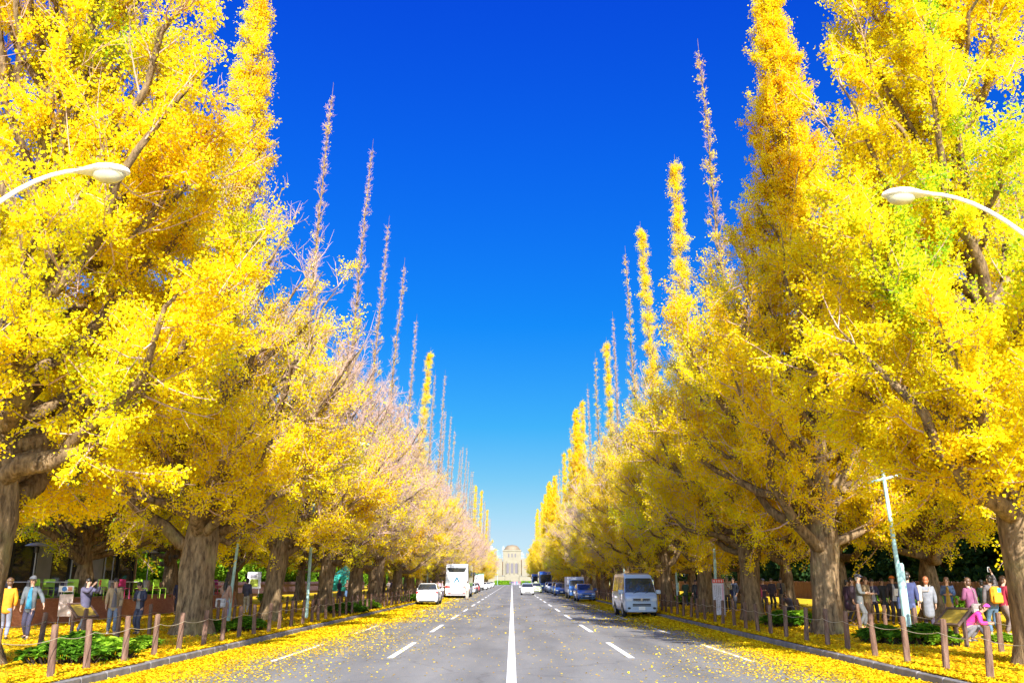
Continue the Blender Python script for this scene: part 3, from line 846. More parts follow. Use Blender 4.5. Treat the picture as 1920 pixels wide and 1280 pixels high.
# ------------------------------------------------------------------ lamps and poles
M_TEAL = mat('pale_teal_paint', (.36,.56,.54), .45, var=.25, scale=4)
M_WHITEP = mat('white_paint', (.80,.82,.82), .35, var=.04)
M_GREYM = mat('grey_metal', (.32,.32,.33), .45, .4)
M_LENS = mat('amber_clear_lens', (.55,.52,.36), .12, var=.1, coat=.8)
def big_lamp(label, px, sgn):
    r = thing('street_lamp', label, 'street lamp', (px[0],px[1],PAVE), 0, 'overhanging white street lamps')
    hx, hz = px[2]-px[0], px[3]-PAVE       # head centre, local
    mb = MB(); mb.tube([(0,0,-.2),(0,0,1.2),(0,0,hz-1.8)], [.11,.10,.075], 12); mb.build('pole', M_WHITEP, r)
    d = 1 if hx > 0 else -1
    pts = [(0,0,hz-1.8)]
    for k in range(1,10):
        t = k/9; pts.append((hx*t*.86, 0, hz-1.8+1.85*(math.sin(t*PI/2)**.75)))
    mb = MB(); mb.tube(pts, [.042]*4+[.038]*3+[.034]*3, 10); mb.build('arm', M_WHITEP, r)
    hd = MB()
    L = .78
    pr = [(.03,-L/2-.10),(.065,-L/2),(.11,-L*.32),(.155,-L*.1),(.16,L*.12),(.13,L*.32),(.07,L*.46),(.01,L*.5)]
    vs, fs = [], []
    for rr_, q in pr:
        for k in range(14):
            th = 2*PI*k/14
            vs.append((hx+d*q, rr_*1.15*math.cos(th), hz+(rr_*.85*math.sin(th) if math.sin(th) > 0 else rr_*.30*math.sin(th))+.02))
    for i in range(len(pr)-1):
        for k in range(14): fs.append((i*14+k, i*14+(k+1)%14, i*14+14+(k+1)%14, i*14+14+k))
    fs += [tuple(range(13,-1,-1)), tuple(range(len(vs)-14,len(vs)))]
    hd.add(vs, fs); h = hd.build('lamp_head', M_WHITEP, r)
    ln = MB(); ln.ball((0,0,0), .15, 14, 1.7, 1.05, .95); ln.v = [(hx+d*.06+x, y, hz-.02+min(z,.0)) for x,y,z in ln.v]; ln.build('lens', M_LENS, h)
    sm = MB(); sm.box(hx-.36, hx+.36, -.178, -.172, hz+.012, hz+.02); sm.build('seam', M_GREYM, h)
    return r
p = at_depth(197, 325, 12.6); big_lamp('white street lamp with curved arm reaching in from the left edge', (-8.9, 12.6, p.x, p.z), 1)
p = at_depth(1695, 368, 14.3); big_lamp('white street lamp with curved arm reaching in from the right edge', (9.7, 14.3, p.x, p.z), -1)

def teal_pole(label, x, y, top, tx=0, sleeve=1.3, arm=None, curved=False, group='teal poles along the avenue'):
    r = thing('lamp_pole', label, 'pole', (x,y,PAVE), 0, group)
    H = top-PAVE
    MB().tube([(0,0,-.2),(tx*.3,0,H*.3),(tx,0,H)], [.075,.07,.05], 10).build('pole', M_TEAL, r)
    if sleeve: MB().tube([(0,0,-.1),(tx*.1,0,sleeve),(tx*.1,0,sleeve+.05)], [.12,.108,.075], 10).build('sleeve', M_TEAL, r)
    if arm: MB().tube([(tx-arm*.5,0,H-.38),(tx+arm*.6,0,H-.14)], .038, 8).build('cross_arm', M_TEAL, r)
    if curved:
        d = -1 if x > 0 else 1
        pts = [(tx,0,H)]+[(tx+d*1.8*t, 0, H+.9*math.sin(t*PI/2)) for t in (.15,.3,.5,.75,1)]
        MB().tube(pts, .045, 8).build('arm', M_TEAL, r)
        h = MB().ball((tx+d*2.1,0,H+.9), .3, 12, 1.1, .5, .4).build('lamp_head', M_TEAL, r)
    return r
teal_pole('pale teal pole with thick sleeve and short top arm beside woman with white bag', -11.6, 37.6, 4.5, .25, 1.25, .5)
teal_pole('tall grey-teal street lamp pole behind the second left trunk, head in the leaves', -9.15, 41.0, 7.0, .05, 0, None, True)
teal_pole('blue-green slim pole beyond the third left trunk, white plate on it', -11.6, 75, 6.2, .2, 1.2, .4)
teal_pole('slim teal pole behind the white parked car', -9.2, 99, 7.0, .05, 0, None, True)
teal_pole('slim teal pole left of the white coach', -11.5, 112, 5.2, .2, 1.2, .4)
teal_pole('thick-sleeved teal pole with tilted cross arm among the pedestrians', 11.3, 26.4, 4.95, -.22, 2.05, .95)
teal_pole('grey-teal street lamp pole rising behind the red-topped banner', 9.95, 44.6, 7.0, .05, 0, None, True)
teal_pole('slim teal pole with white sleeve right of the van', 11.7, 64.5, 4.3, -.15, 1.4, .4)
teal_pole('slim teal pole just left of the van roof', 9.6, 78, 6.6, .05, 0, None, True)
teal_pole('thin teal pole above the box truck', 11.5, 101, 5.0, -.1, 1.3, .4)
teal_pole('thin dark lamp post near the avenue end, left of the domed building', -5.9, 372, 14, 0, 0, .9)

# ------------------------------------------------------------------ fences
def slat_fence(label, x, y0, y1, z0, h, m, step=.16):
    r = thing('wooden_fence', label, 'fence', (x,y0,z0))
    mb = MB(); y = 0.0
    while y < y1-y0:
        mb.box(-.012+rb.uniform(-.01,.01), .012, y, y+step*.82, 0, h+rb.uniform(-.04,.03)); y += step
    mb.build('slats', m, r, smooth=False)
    rl = MB(); rl.box(.014,.06,0,y1-y0,h*.2,h*.2+.09); rl.box(.014,.06,0,y1-y0,h*.78,h*.78+.09); rl.build('rails', m, r, smooth=False)
    return r
M_FENCE = barkmat('fence_wood', (.085,.045,.04), (.22,.125,.10), 1.0, False)
M_FENCE2 = barkmat('fence_wood_violet', (.09,.06,.08), (.20,.13,.16), 1.0, False)
slat_fence('brown vertical slat fence behind the people on the right, dark trees behind it', 27.5, 26, 150, PAVE, 1.55, M_FENCE)
slat_fence('dull violet-brown board fence behind the left back row, beyond the cafe', -27.5, 64, 170, PAVE, 1.5, M_FENCE2)
# clipped hedge line at the foot of the right fence
for i in range(7):
    o = dup(shl); put(o, 26.2+rw.uniform(-.4,.4), 34+i*5.5, s=1.5+rw.random()*.6, rz=rw.uniform(0,6), label='dark green shrub at the foot of the brown slatted fence', group='shrubs at the right fence foot')
# ------------------------------------------------------------------ cafe with raised terrace on the left
TZ = .95
M_BRICK = brick_mat('terrace_brick', (.34,.13,.08), (.42,.18,.11), (.20,.10,.07), 3.0)
M_PALE = mat('grey_render_wall', (.42,.40,.37), .8, var=.1, scale=2)
M_DARKM = mat('dark_bronze_metal', (.035,.03,.03), .4, .3)
M_GLASS = glass_mat('cafe_glass', (.05,.05,.045))
M_INTER = mat('warm_interior_wall', (.50,.32,.17), .8, var=.25, scale=1.2)
t = thing('terrace', 'raised cafe terrace with low red-brick retaining wall on the left', 'terrace', (-17.4,31.5,PAVE))
mb = MB(); mb.box(-.28,0,0,26,-.1,TZ-.05); mb.build('brick_wall', M_BRICK, t, smooth=False)
mb = MB(); mb.box(-.32,.03,-.01,26.02,TZ-.05,TZ+.02,.01); mb.build('coping', mat('brick_coping', (.30,.15,.10), .8, var=.2), t, smooth=False)
mb = MB(); mb.box(-14.5,-.285,-1.2,31,-.1,TZ-.12); mb.build('terrace_floor', mat('terrace_floor_wood', (.20,.15,.12), .8, var=.25, scale=4), t, smooth=False)
c = thing('cafe_building', 'dark glazed cafe pavilion with deep flat roof behind the terrace', 'building', (-25.2,30.5,TZ-.1))
mb = MB(); mb.box(-6,-.2,0,31,3.25,3.75); mb.box(-.195,1.6,-.2,31.2,3.35,3.7); mb.build('roof', M_DARKM, c, smooth=False)
mb = MB(); mb.box(-6,-5.8,0,31,0,3.24); mb.box(-5.79,-.2,30.8,31,0,3.24); mb.box(-5.79,-.2,0,.2,0,3.24); mb.build('wall', M_INTER, c, smooth=False)
y = 0.4; k = 0
while y < 30:
    w = 2.3
    if k % 3 == 2:
        mb = MB(); mb.box(-.2,.06,y,y+1.5,0,3.24); mb.build('wall_panel', M_PALE, c, smooth=False); y += 1.62
    else:
        mb = MB(); mb.box(-.12,-.10,y+.07,y+w-.07,.08,3.1); g = mb.build('window', M_GLASS, c, smooth=False)
        mb = MB(); mb.box(-.2,.02,y,y+.07,0,3.24); mb.box(-.2,.02,y+w-.07,y+w,0,3.24); mb.box(-.18,0,y+.07,y+w-.07,3.1,3.24); mb.box(-.18,0,y+.07,y+w-.07,0,.08); mb.build('frame', M_DARKM, g, smooth=False)
        y += w+.02
    k += 1
mb = MB(); mb.box(-2.2,-1.4,19,27,0,1.05,.02); mb.build('counter', mat('dark_counter', (.06,.04,.04), .4), c, smooth=False)

def chair(name, m, label):
    r = thing(name, label, 'chair')
    MB().box(-.22,.22,-.21,.21,.43,.465,.02).build('seat', m, r)
    MB().box(-.21,.21,.195,.225,.52,.84,.02).build('backrest', m, r)
    for sx in (-.2,.2):
        MB().tube([(sx,-.19,0),(sx,-.19,.44)], .016, 6).build('leg', m, r)
        MB().tube([(sx,.21,0),(sx,.20,.44),(sx,.21,.82)], .016, 6).build('leg', m, r)
    return r
def table(label, m):
    r = thing('cafe_table', label, 'table')
    MB().box(-.45,.45,-.4,.4,.71,.74,.012).build('tabletop', m, r)
    MB().lathe([(.22,0),(.2,.02),(.03,.04),(.03,.70),(.12,.71)], 12).build('pedestal', M_GREYM, r)
    return r
M_LIME = mat('lime_plastic', (.30,.52,.03), .45, var=.06); M_MAG = mat('magenta_plastic', (.50,.03,.14), .45, var=.06); M_GREYPL = mat('dark_grey_plastic', (.10,.10,.12), .5)
M_TTOP = mat('pale_tabletop', (.70,.68,.66), .3, var=.05)
gc = chair('cafe_chair', M_LIME, 'lime green cafe chair directly behind the man in a flat cap')
mc = chair('cafe_chair', M_MAG, 'magenta cafe chair at a pale table, behind the man in the tan jacket')
dc = chair('cafe_chair', M_GREYPL, 'dark grey cafe chair at the near left end of the terrace')
tb = table('pale cafe table behind the man in a flat cap', M_TTOP)
def terr(px, Y, x=None):
    u, a, b = ray(px, 1095); tt = Y/a
    return (u*tt, Y, TZ+.03)
CG, TG = 'cafe terrace chairs', 'cafe terrace tables'
first = {}
for src, px, Y, rz, lab in [
    (gc, 78, 36.2, 2.6, 'lime green cafe chair directly behind the man in a flat cap'),
    (gc, 92, 36.9, .5, 'lime green cafe chair turned sideways right of the flat-capped man'),
    (gc, 134, 37.4, .2, 'lime green cafe chair left of the woman taking a photo'),
    (gc, 190, 38.6, .1, 'lime green cafe chair between photographing woman and man in tan jacket'),
    (gc, 264, 41.2, 2.9, 'lime green cafe chair above the head of the woman in navy'),
    (gc, 300, 42.0, 1.3, 'lime green cafe chair beside the scarred trunk'),
    (gc, 392, 50.5, .4, 'lime green cafe chair just right of the scarred trunk'),
    (mc, 232, 40.2, 3.0, 'magenta cafe chair at a pale table, behind the man in the tan jacket'),
    (mc, 222, 40.9, .3, 'magenta cafe chair half hidden by a pale table edge'),
    (mc, 396, 52.5, 2.7, 'magenta cafe chair left of the woman with the white bag'),
    (mc, 409, 53.5, 2.6, 'magenta cafe chair behind the woman with the white bag'),
    (dc, 24, 35.4, 2.8, 'dark grey cafe chair at the near left end of the terrace'),
    (dc, 186, 39.4, 3.3, 'dark grey cafe chair behind the photographing woman')]:
    o = src if src.name not in first else dup(src)
    first[src.name] = 1
    p = terr(px, Y); put(o, p[0], p[1], p[2], rz, 1, lab, CG)
first = 0
for px, Y, lab in [(55,36.4,'pale cafe table behind the man in a flat cap'),(112,37.3,'small pale cafe table left of the photographing woman'),(212,40.5,'long pale cafe table among magenta chairs'),
                   (243,41.0,'pale cafe table behind the navy-dressed woman'),(402,52.0,'pale cafe table right of the scarred trunk')]:
    o = tb if not first else dup(tb); first = 1
    p = terr(px, Y); put(o, p[0], p[1], p[2], .1, 1, lab, TG)
def heater(label):
    r = thing('patio_heater', label, 'patio heater')
    MB().lathe([(.24,0),(.25,.03),(.21,.06),(.2,.72),(.17,.8)], 14).build('gas_housing', mat('brushed_bronze', (.42,.33,.27), .35, .5), r)
    MB().tube([(0,0,.78),(0,0,1.95)], .03, 8).build('pole', M_GREYM, r)
    MB().lathe([(.09,1.9),(.1,2.12),(.06,2.16)], 12).build('burner', M_DARKM, r)
    MB().lathe([(.46,2.17),(.47,2.18),(.3,2.26),(.05,2.31)], 18).build('reflector', mat('brushed_aluminium', (.55,.55,.55), .3, .8), r)
    return r
hh = heater('patio heater with bronze base and round reflector'); first = 0
for px, Y, lab in [(130,40.0,'patio heater with tan base left of the back-row trunk'),(193,44.5,'patio heater right of the back-row trunk'),(208,45.5,'patio heater second right of the back-row trunk'),(274,46.5,'patio heater with domed reflector beside the scarred trunk'),(60,37.5,'patio heater with bluish reflector near the left window')]:
    o = hh if not first else dup(hh); first = 1
    p = terr(px, Y); put(o, p[0], p[1], p[2], 0, 1, lab, 'patio heaters on the terrace')
for i in range(11):
    o = dup(shb if i % 2 else shl)
    lab = ['yellow-green planter shrub on the terrace edge, behind the flat-capped man','grassy planter shrub by the map stand','leafy planter shrub left of the photographing woman','sunlit planter shrub behind the photographing woman','planter shrub behind the tan jacket','bright planter shrub right of the tan jacket','planter shrub behind the navy-dressed woman','tall grassy planter shrub left of the scarred trunk','planter shrub hidden by the scarred trunk','planter shrub right of the scarred trunk','planter shrub behind the woman with the white bag'][i]
    put(o, -18.1, 33.2+i*2.2, TZ-.1, rw.uniform(0,6), .75+.35*rw.random(), lab, 'planter shrubs on the terrace edge')

# ------------------------------------------------------------------ boards and signs
M_BROWNP = mat('dark_brown_paint', (.10,.06,.05), .5)
def slant_board(label, x, y, rz, h):
    r = thing('information_board', label, 'information board', (x,y,PAVE), rz)
    tl = R(38); c_, s_ = math.cos(tl), math.sin(tl)
    def tilt(mb):
        mb.v = [(a, b*c_-cc*s_, h+b*s_+cc*c_) for a,b,cc in mb.v]; return mb
    tilt(MB().box(-.34,.34,-.27,.27,0,.012)).build('panel', mat('ochre_panel', (.33,.23,.03), .35, var=.15, scale=5), r, smooth=False)
    f = MB(); f.box(-.40,.40,-.33,-.27,-.02,.035); f.box(-.40,.40,.27,.33,-.02,.035); f.box(-.40,-.34,-.27,.27,-.02,.035); f.box(.34,.40,-.27,.27,-.02,.035)
    tilt(f).build('frame', M_BROWNP, r, smooth=False)
    for sx in (-.30,.30): MB().box(sx-.035,sx+.04,-.02,.06,-.1,h-.02).build('leg', M_BROWNP, r, smooth=False)
    return r
p = onground(150, 1190); slant_board('brown slanted information board with ochre panel in front of the photographing woman', p.x, p.y, R(64), .72)
p = onground(1794, 1212); slant_board('brown slanted information board with ochre panel beside the pink crouching person', p.x, p.y, R(-70), .72)
p = onground(118, 1172)
r = thing('map_stand', 'narrow upright map stand with small header picture in front of the brick wall', 'sign', (p.x,p.y,PAVE), R(12))
MB().box(-.24,.24,-.02,.02,.32,1.12,.005).build('poster', mat('faded_map_print', (.55,.45,.42), .5, var=.4, scale=5), r, smooth=False)
h = MB().box(-.30,.22,-.02,.02,1.20,1.42,.005).build('header_panel', mat('white_panel', (.75,.75,.76), .4, var=.05), r, smooth=False)
MB().lathe([(.09,-.032),(.09,-.022)], 14, (-.1,0,1.31), 'y').build('blue_emblem', mat('signal_blue', (.03,.18,.55), .4), h, smooth=False)
MB().box(.02,.17,-.028,-.021,1.24,1.38).build('print', mat('rust_print', (.5,.2,.12), .5, var=.5, scale=14), h, smooth=False)
lg = MB()
for sx in (-.2,.2): lg.tube([(sx,.03,-.05),(sx,.03,1.4)], .018, 6)
lg.build('frame', M_GREYM, r)
p = at_depth(474, 1122, 80)
r = thing('notice_board', 'white notice board with green-yellow picture behind the man in the dark jacket', 'sign', (p.x,80,PAVE), R(8))
MB().box(-.58,.58,-.02,.02,.95,2.35,.01).build('board', mat('white_panel', (.75,.75,.76), .4, var=.05), r, smooth=False)
MB().box(-.33,.36,-.03,-.022,1.1,1.75).build('picture', mat('lime_print', (.45,.55,.05), .5, var=.4, scale=8), r, smooth=False)
MB().box(-.40,.2,-.03,-.022,1.88,2.2).build('print', mat('grey_print', (.35,.33,.4), .5, var=.4, scale=12), r, smooth=False)
for sx in (-.15,.45): MB().tube([(sx,.06,-.05),(sx,.04,2.3)], .03, 6).build('leg', M_WHITEP, r)
# tall banner with red head
p = onground(1350, 1157)
r = thing('banner_stand', 'tall white text banner with red head beside the third right trunk', 'banner', (p.x,p.y,PAVE), R(-8))
bn = MB().box(-.24,.24,-.012,.012,.12,1.50).build('banner', mat('lilac_white_cloth', (.66,.64,.74), .7, var=.08), r, smooth=False)
tx = MB(); rr_ = random.Random(2)
for cx_ in (-.16,-.08,0,.08):
    z_ = 1.40
    while z_ > .3:
        hh_ = rr_.uniform(.022,.034)
        for k in range(3):
            if rr_.random() < .85: tx.box(cx_-.024, cx_+.024-.012*rr_.random(), -.0175, -.0145, z_-hh_*k/3-.005, z_-hh_*k/3)
        if rr_.random() < .8: tx.box(cx_-.004+rr_.uniform(-.01,.01), cx_+.004, -.0205, -.0178, z_-hh_, z_)
        z_ -= hh_+.014+(.06 if rr_.random() < .08 else 0)
tx.build('lettering', mat('ink', (.06,.06,.12), .6), bn, smooth=False)
MB().box(.155,.225,-.0175,-.0145,.2,1.45).build('pink_strip', mat('pink_print', (.7,.38,.52), .6), bn, smooth=False)
hd = MB().box(-.25,.25,-.016,.016,1.51,1.68).build('header', mat('signal_red', (.72,.05,.03), .5), r, smooth=False)
tx = MB()
for cx_ in (-.17,-.06,.05,.16):
    for q in range(3): tx.box(cx_-.035, cx_+.035, -.022, -.0185, 1.555+q*.035, 1.567+q*.035)
    tx.box(cx_-.006, cx_+.006, -.0252, -.0222, 1.545, 1.645)
tx.build('lettering', mat('white_panel', (.75,.75,.76), .4, var=.05), hd, smooth=False)
fr = MB(); fr.tube([(-.26,.02,-.05),(-.26,.02,1.7)], .014, 6); fr.tube([(.26,.02,-.05),(.26,.02,1.7)], .014, 6); fr.build('frame', M_GREYM, r)
# little blue-white plate up on a pole, green tent between trunks
p = at_depth(706, 1075, 70)
r = thing('plate_sign', 'small white plate with blue mark under the branches, beyond the third left trunk', 'sign', (p.x, 70, PAVE))
MB().tube([(0,.03,-.05),(0,.03,p.z-PAVE+.3)], .025, 6).build('post', M_GREYM, r)
pl = MB().box(-.24,.24,-.012,.012,p.z-PAVE-.2,p.z-PAVE+.2,.004).build('plate', mat('white_panel', (.75,.75,.76), .4, var=.05), r, smooth=False)
MB().box(-.12,.16,-.018,-.0135,p.z-PAVE-.05,p.z-PAVE+.06).build('blue_mark', mat('signal_blue', (.03,.18,.55), .4), pl, smooth=False)
p = at_depth(648, 1085, 86)
r = thing('canopy_tent', 'teal green cloth canopy on poles between trunks of the left rows', 'tent', (p.x, 86, PAVE))
MB().add([(-1.4,-1.2,1.9),(1.4,-1.2,1.9),(1.4,1.2,1.9),(-1.4,1.2,1.9),(0,0,3.0),(-1.4,-1.2,.7),(1.4,-1.2,.7),(1.4,1.2,.7),(-1.4,1.2,.7)],
   [(0,1,4),(1,2,4),(2,3,4),(3,0,4),(5,6,1,0),(8,5,0,3)]).build('canopy', mat('teal_cloth', (.02,.36,.30), .7, var=.15), r, smooth=False)
for sx in (-1.38,1.38):
    for sy in (-1.18,1.18): MB().tube([(sx,sy,-.05),(sx,sy,1.9)], .025, 6).build('leg', M_WHITEP, r)

# ------------------------------------------------------------------ the domed gallery, its grounds and the city behind
D = 850.0
KX = D/FPX
def gx(px): return (px-960)*KX/ (1.0)*1.03
M_STONE = mat('pale_granite', (.215,.188,.132), .85, var=.1, scale=.3)
M_DOME = mat('verdigris_bronze_dome', (.21,.155,.095), .6, var=.12, scale=.3)
M_SHADEWIN = mat('deep_window', (.10,.085,.10), .5)
g = thing('gallery_building', 'pale granite gallery with central dome and three arches closing the avenue', 'building', (0.0, D, 0))
def gz(py):
    u, a, b = ray(960, py); return CAMH + b/a*D
zb, zt, zw, zdome = gz(1076), gz(1030), gz(1049), gz(1020)
bw = 16*KX*1.03
w = MB(); w.box(-bw,bw,0,26,zb-2,zt,.2); w.box(-bw-.5,bw+.5,-.5,26.5,zt-1.4,zt-.7,.1)
w.box(-bw*.55,bw*.55,-1.2,-.01,zb-2,zb+12.5,.1)
o = w.build('central_block', M_STONE, g, smooth=False)
for sx in (-1,1):
    x0, x1 = sorted((sx*(bw+.55), sx*62)); w = MB(); w.box(x0,x1,3,24,zb-2,zw,.1); w.box(x0,x1,2.4,24.4,zw-1.1,zw-.5); wg = w.build('wing', M_STONE, g, smooth=False)
    for k in range(9):
        cx_ = sx*(bw+3.5+k*5.2); MB().box(cx_-.55,cx_+.55,2.93,2.99,zb+1.5,zw-3).build('window', M_SHADEWIN, wg, smooth=False)
    x0, x1 = sorted((sx*(bw+.55), sx*(bw+5))); MB().box(x0,x1,1,2.3,zb-2,zw+1.6,.1).build('buttress', M_STONE, g, smooth=False)
MB().lathe([(bw*.93,zt),(bw*.93,zt+.9),(bw*.86,zt+1.0),(bw*.80,zt+2.0),(bw*.70,zt+3.1),(bw*.52,zt+4.3),(bw*.28,zdome-.3),(.6,zdome),(.05,zdome+.2)], 32, (0,12,0)).build('dome', M_DOME, g)
def arch(cx_, z0, z1, wd, y, name, parent):
    poly = [(cx_-wd,z0),(cx_+wd,z0),(cx_+wd,z1-wd)]+[(cx_+wd*math.cos(a), z1-wd+wd*math.sin(a)) for a in np.linspace(.2,PI-.2,7)]+[(cx_-wd,z1-wd)]
    MB().prism(poly, y-.12, y).build(name, M_SHADEWIN, parent, smooth=False)
for cx_ in (-4.05,0,4.05): arch(cx_, gz(1074), gz(1055), 1.12, -1.22, 'arched_opening', o)
for cx_ in (-3.1,0,3.1): arch(cx_, gz(1044), gz(1037), .62, -.02, 'upper_window', o)
for cx_ in (-5.9,-2.03,2.03,5.9):
    MB().lathe([(.42,gz(1075)),(.36,gz(1073)),(.33,gz(1056)),(.45,gz(1055))], 12, (cx_,-1.75,0)).build('column', M_STONE, o)
st = MB()
for k in range(12):
    st.box(-6.5,6.5,-30+k*2.3,-30+(k+1)*2.3 if k < 11 else -1.3,-1,zb*(k+1)/12)
st.build('steps', M_STONE, g, smooth=False)
for sx in (-1,1):
    x0, x1 = sorted((sx*6.6, sx*60)); MB().box(x0,x1,-22,0 if False else -1.4,-1,zb*.72).build('terrace_wall', M_STONE, g, smooth=False)
    x0, x1 = sorted((sx*6.6, sx*60)); MB().box(x0,x1,-34,-22.02,-1,zb*.38).build('terrace_wall', M_STONE, g, smooth=False)
# lawn in front, hedge, far trees, towers
o = MB().add([(-80,400,.02),(80,400,.02),(80,815,.6),(-80,815,.6)],[(0,1,2,3)]).build('lawn', mat('dry_lawn', (.34,.36,.13), .95, var=.15, scale=.4), smooth=False); tag(o, kind='structure')
o = MB().add([(-4.2,400.1,.06),(4.2,400.1,.06),(4.2,815,.68),(-4.2,815,.68)],[(0,1,2,3)]).build('forecourt_path', mat('pale_gravel', (.48,.45,.40), .9, scale=1), smooth=False); tag(o, kind='structure')
def hedge(label, x0, x1, y, h, d):
    rng = np.random.default_rng(6); n = 6000
    p = np.c_[rng.uniform(x0,x1,n), y+rng.uniform(-d/2,d/2,n), h*rng.random(n)**.6]
    v, f = leaf_quads(rng, p, rng.uniform(.25,.5,n), .4)
    v[:,2] = np.maximum(v[:,2],0)
    o = link(bpy.data.objects.new('hedge', mesh_np('hedge', v, f, M_GREEN, np.repeat(np.clip(.62+rng.normal(0,.2,n),0,1),4))))
    return tag(o, label, 'hedge')
hedge('clipped green hedge across the avenue end, left of the centre line', -7.5, -.6, 404, 1.7, 1.5)
hedge('clipped green hedge across the avenue end, right of the crowd', 4.2, 11, 404, 1.5, 1.5)
rng = np.random.default_rng(16); n = 16000
p = np.c_[rng.uniform(29.6,31.2,n), rng.uniform(24,160,n), .1+2.3*rng.random(n)**.8+.3*rng.random(n)]
v, f = leaf_quads(rng, p, rng.uniform(.25,.5,n), .4)
o = link(bpy.data.objects.new('hedge', mesh_np('hedge', v, f, M_DARKGREEN, np.repeat(np.clip(.45+rng.normal(0,.22,n),0,1),4))))
tag(o, 'long unkempt dark hedge just behind the brown slatted fence on the right', 'hedge')
ru = [leafy_tree('autumn_tree', 61, 13, 5, 2, 4200, .8, M_RUST, M_DBARK, 1, 24)]
k = 0
for px, Y, s, lab in [(933,900,1.3,'rust red tree left of the domed gallery'),(939,905,1.15,'small rust tree touching the gallery flank'),(926,890,1.3,'orange tree half hidden by the left avenue'),(982,900,1.3,'rust tree right of the domed gallery'),(989,890,1.25,'orange-brown tree half hidden by the right avenue'),(996,880,1.3,'orange tree at the right avenue edge behind the gallery wing')]:
    o = ru[0] if k == 0 else dup(ru[0]); k = 1
    u, a, b = ray(px, 1050); put(o, u*Y/a, Y+40, 5, rw.uniform(0,6), s, lab, 'autumn trees by the gallery')
def tower(label, px0, px1, py, Y, m, lines):
    u0,a,b = ray(px0,py); u1,_,_ = ray(px1,py); t_ = Y/a
    x0, x1, z = u0*t_, u1*t_, CAMH+b*t_
    r = thing('office_building', label, 'building', ((x0+x1)/2, Y, 0))
    w_ = (x1-x0)/2
    bd = MB().box(-w_,w_,0,w_*2,-1,z).build('wall', m, r, smooth=False)
    q = 14.0
    while q < z-3:
        MB().box(-w_*.92,w_*.92,-.25,-.05,q,q+1.6).build('window_band', lines, r, smooth=False); q += 4.2
    MB().box(-w_*.5,w_*.4,w_*.3,w_*1.4,z,z+3).build('roof_plant', m, r, smooth=False)
M_TW = mat('white_cladding', (.36,.36,.38), .6, var=.04, scale=.2); M_BW = mat('blue_grey_glazing', (.13,.19,.27), .3, var=.1, scale=.2); M_GW = mat('grey_cladding', (.20,.23,.28), .6, var=.06, scale=.2)
tower('white office block rising left of the gallery behind the avenue', 917, 927, 1027, 1500, M_TW, M_GW)
tower('low blue-grey office block between white block and gallery', 928, 940, 1037, 1600, M_BW, M_GW)
tower('slim grey tower peeping out beside the gallery dome', 941, 947, 1025.5, 1700, M_GW, M_BW)
tower('low grey-blue block right of the gallery', 974, 983, 1037, 1600, M_GW, M_BW)
# ------------------------------------------------------------------ vehicles
M_TYRE = mat('tyre_rubber', (.02,.02,.02), .9); M_RIM = mat('alloy_rim', (.45,.46,.48), .3, .8); M_CHROME = mat('chrome', (.7,.7,.72), .12, .9)
M_BLACKP = mat('black_plastic', (.02,.02,.022), .55); M_HEADL = mat('headlamp_glass', (.62,.66,.70), .08, coat=1); M_TAIL = mat('tail_lamp_red', (.60,.02,.015), .15, coat=1)
M_PLATE = mat('white_plate', (.78,.78,.76), .4, var=.03); M_CARGLASS = glass_mat('car_glass', (.022,.026,.03)); M_AMBER = mat('amber_lamp', (.75,.28,.02), .2, coat=1)
def paint(nm, c): return mat(nm, c, .28, 0, var=.03, scale=2, coat=1.0)
P_WHITE = paint('white_car_paint', (.78,.79,.80)); P_SILVER = paint('silver_blue_car_paint', (.38,.48,.62)); P_BLUE = paint('steel_blue_car_paint', (.06,.16,.42)); P_DBLUE = paint('deep_blue_car_paint', (.02,.09,.32))
P_YELG = paint('pale_yellow_green_car_paint', (.62,.70,.40)); P_RED = paint('dull_red_car_paint', (.35,.06,.08)); P_LSILV = paint('light_silver_car_paint', (.62,.66,.72)); P_TURQ = paint('turquoise_paint', (.05,.35,.50)); P_GREEN = paint('mint_green_paint', (.10,.48,.28)); P_BLACK = paint('black_car_paint', (.02,.02,.03))
def lerp(a, b, t): return tuple(x+(y-x)*t for x, y in zip(a, b))
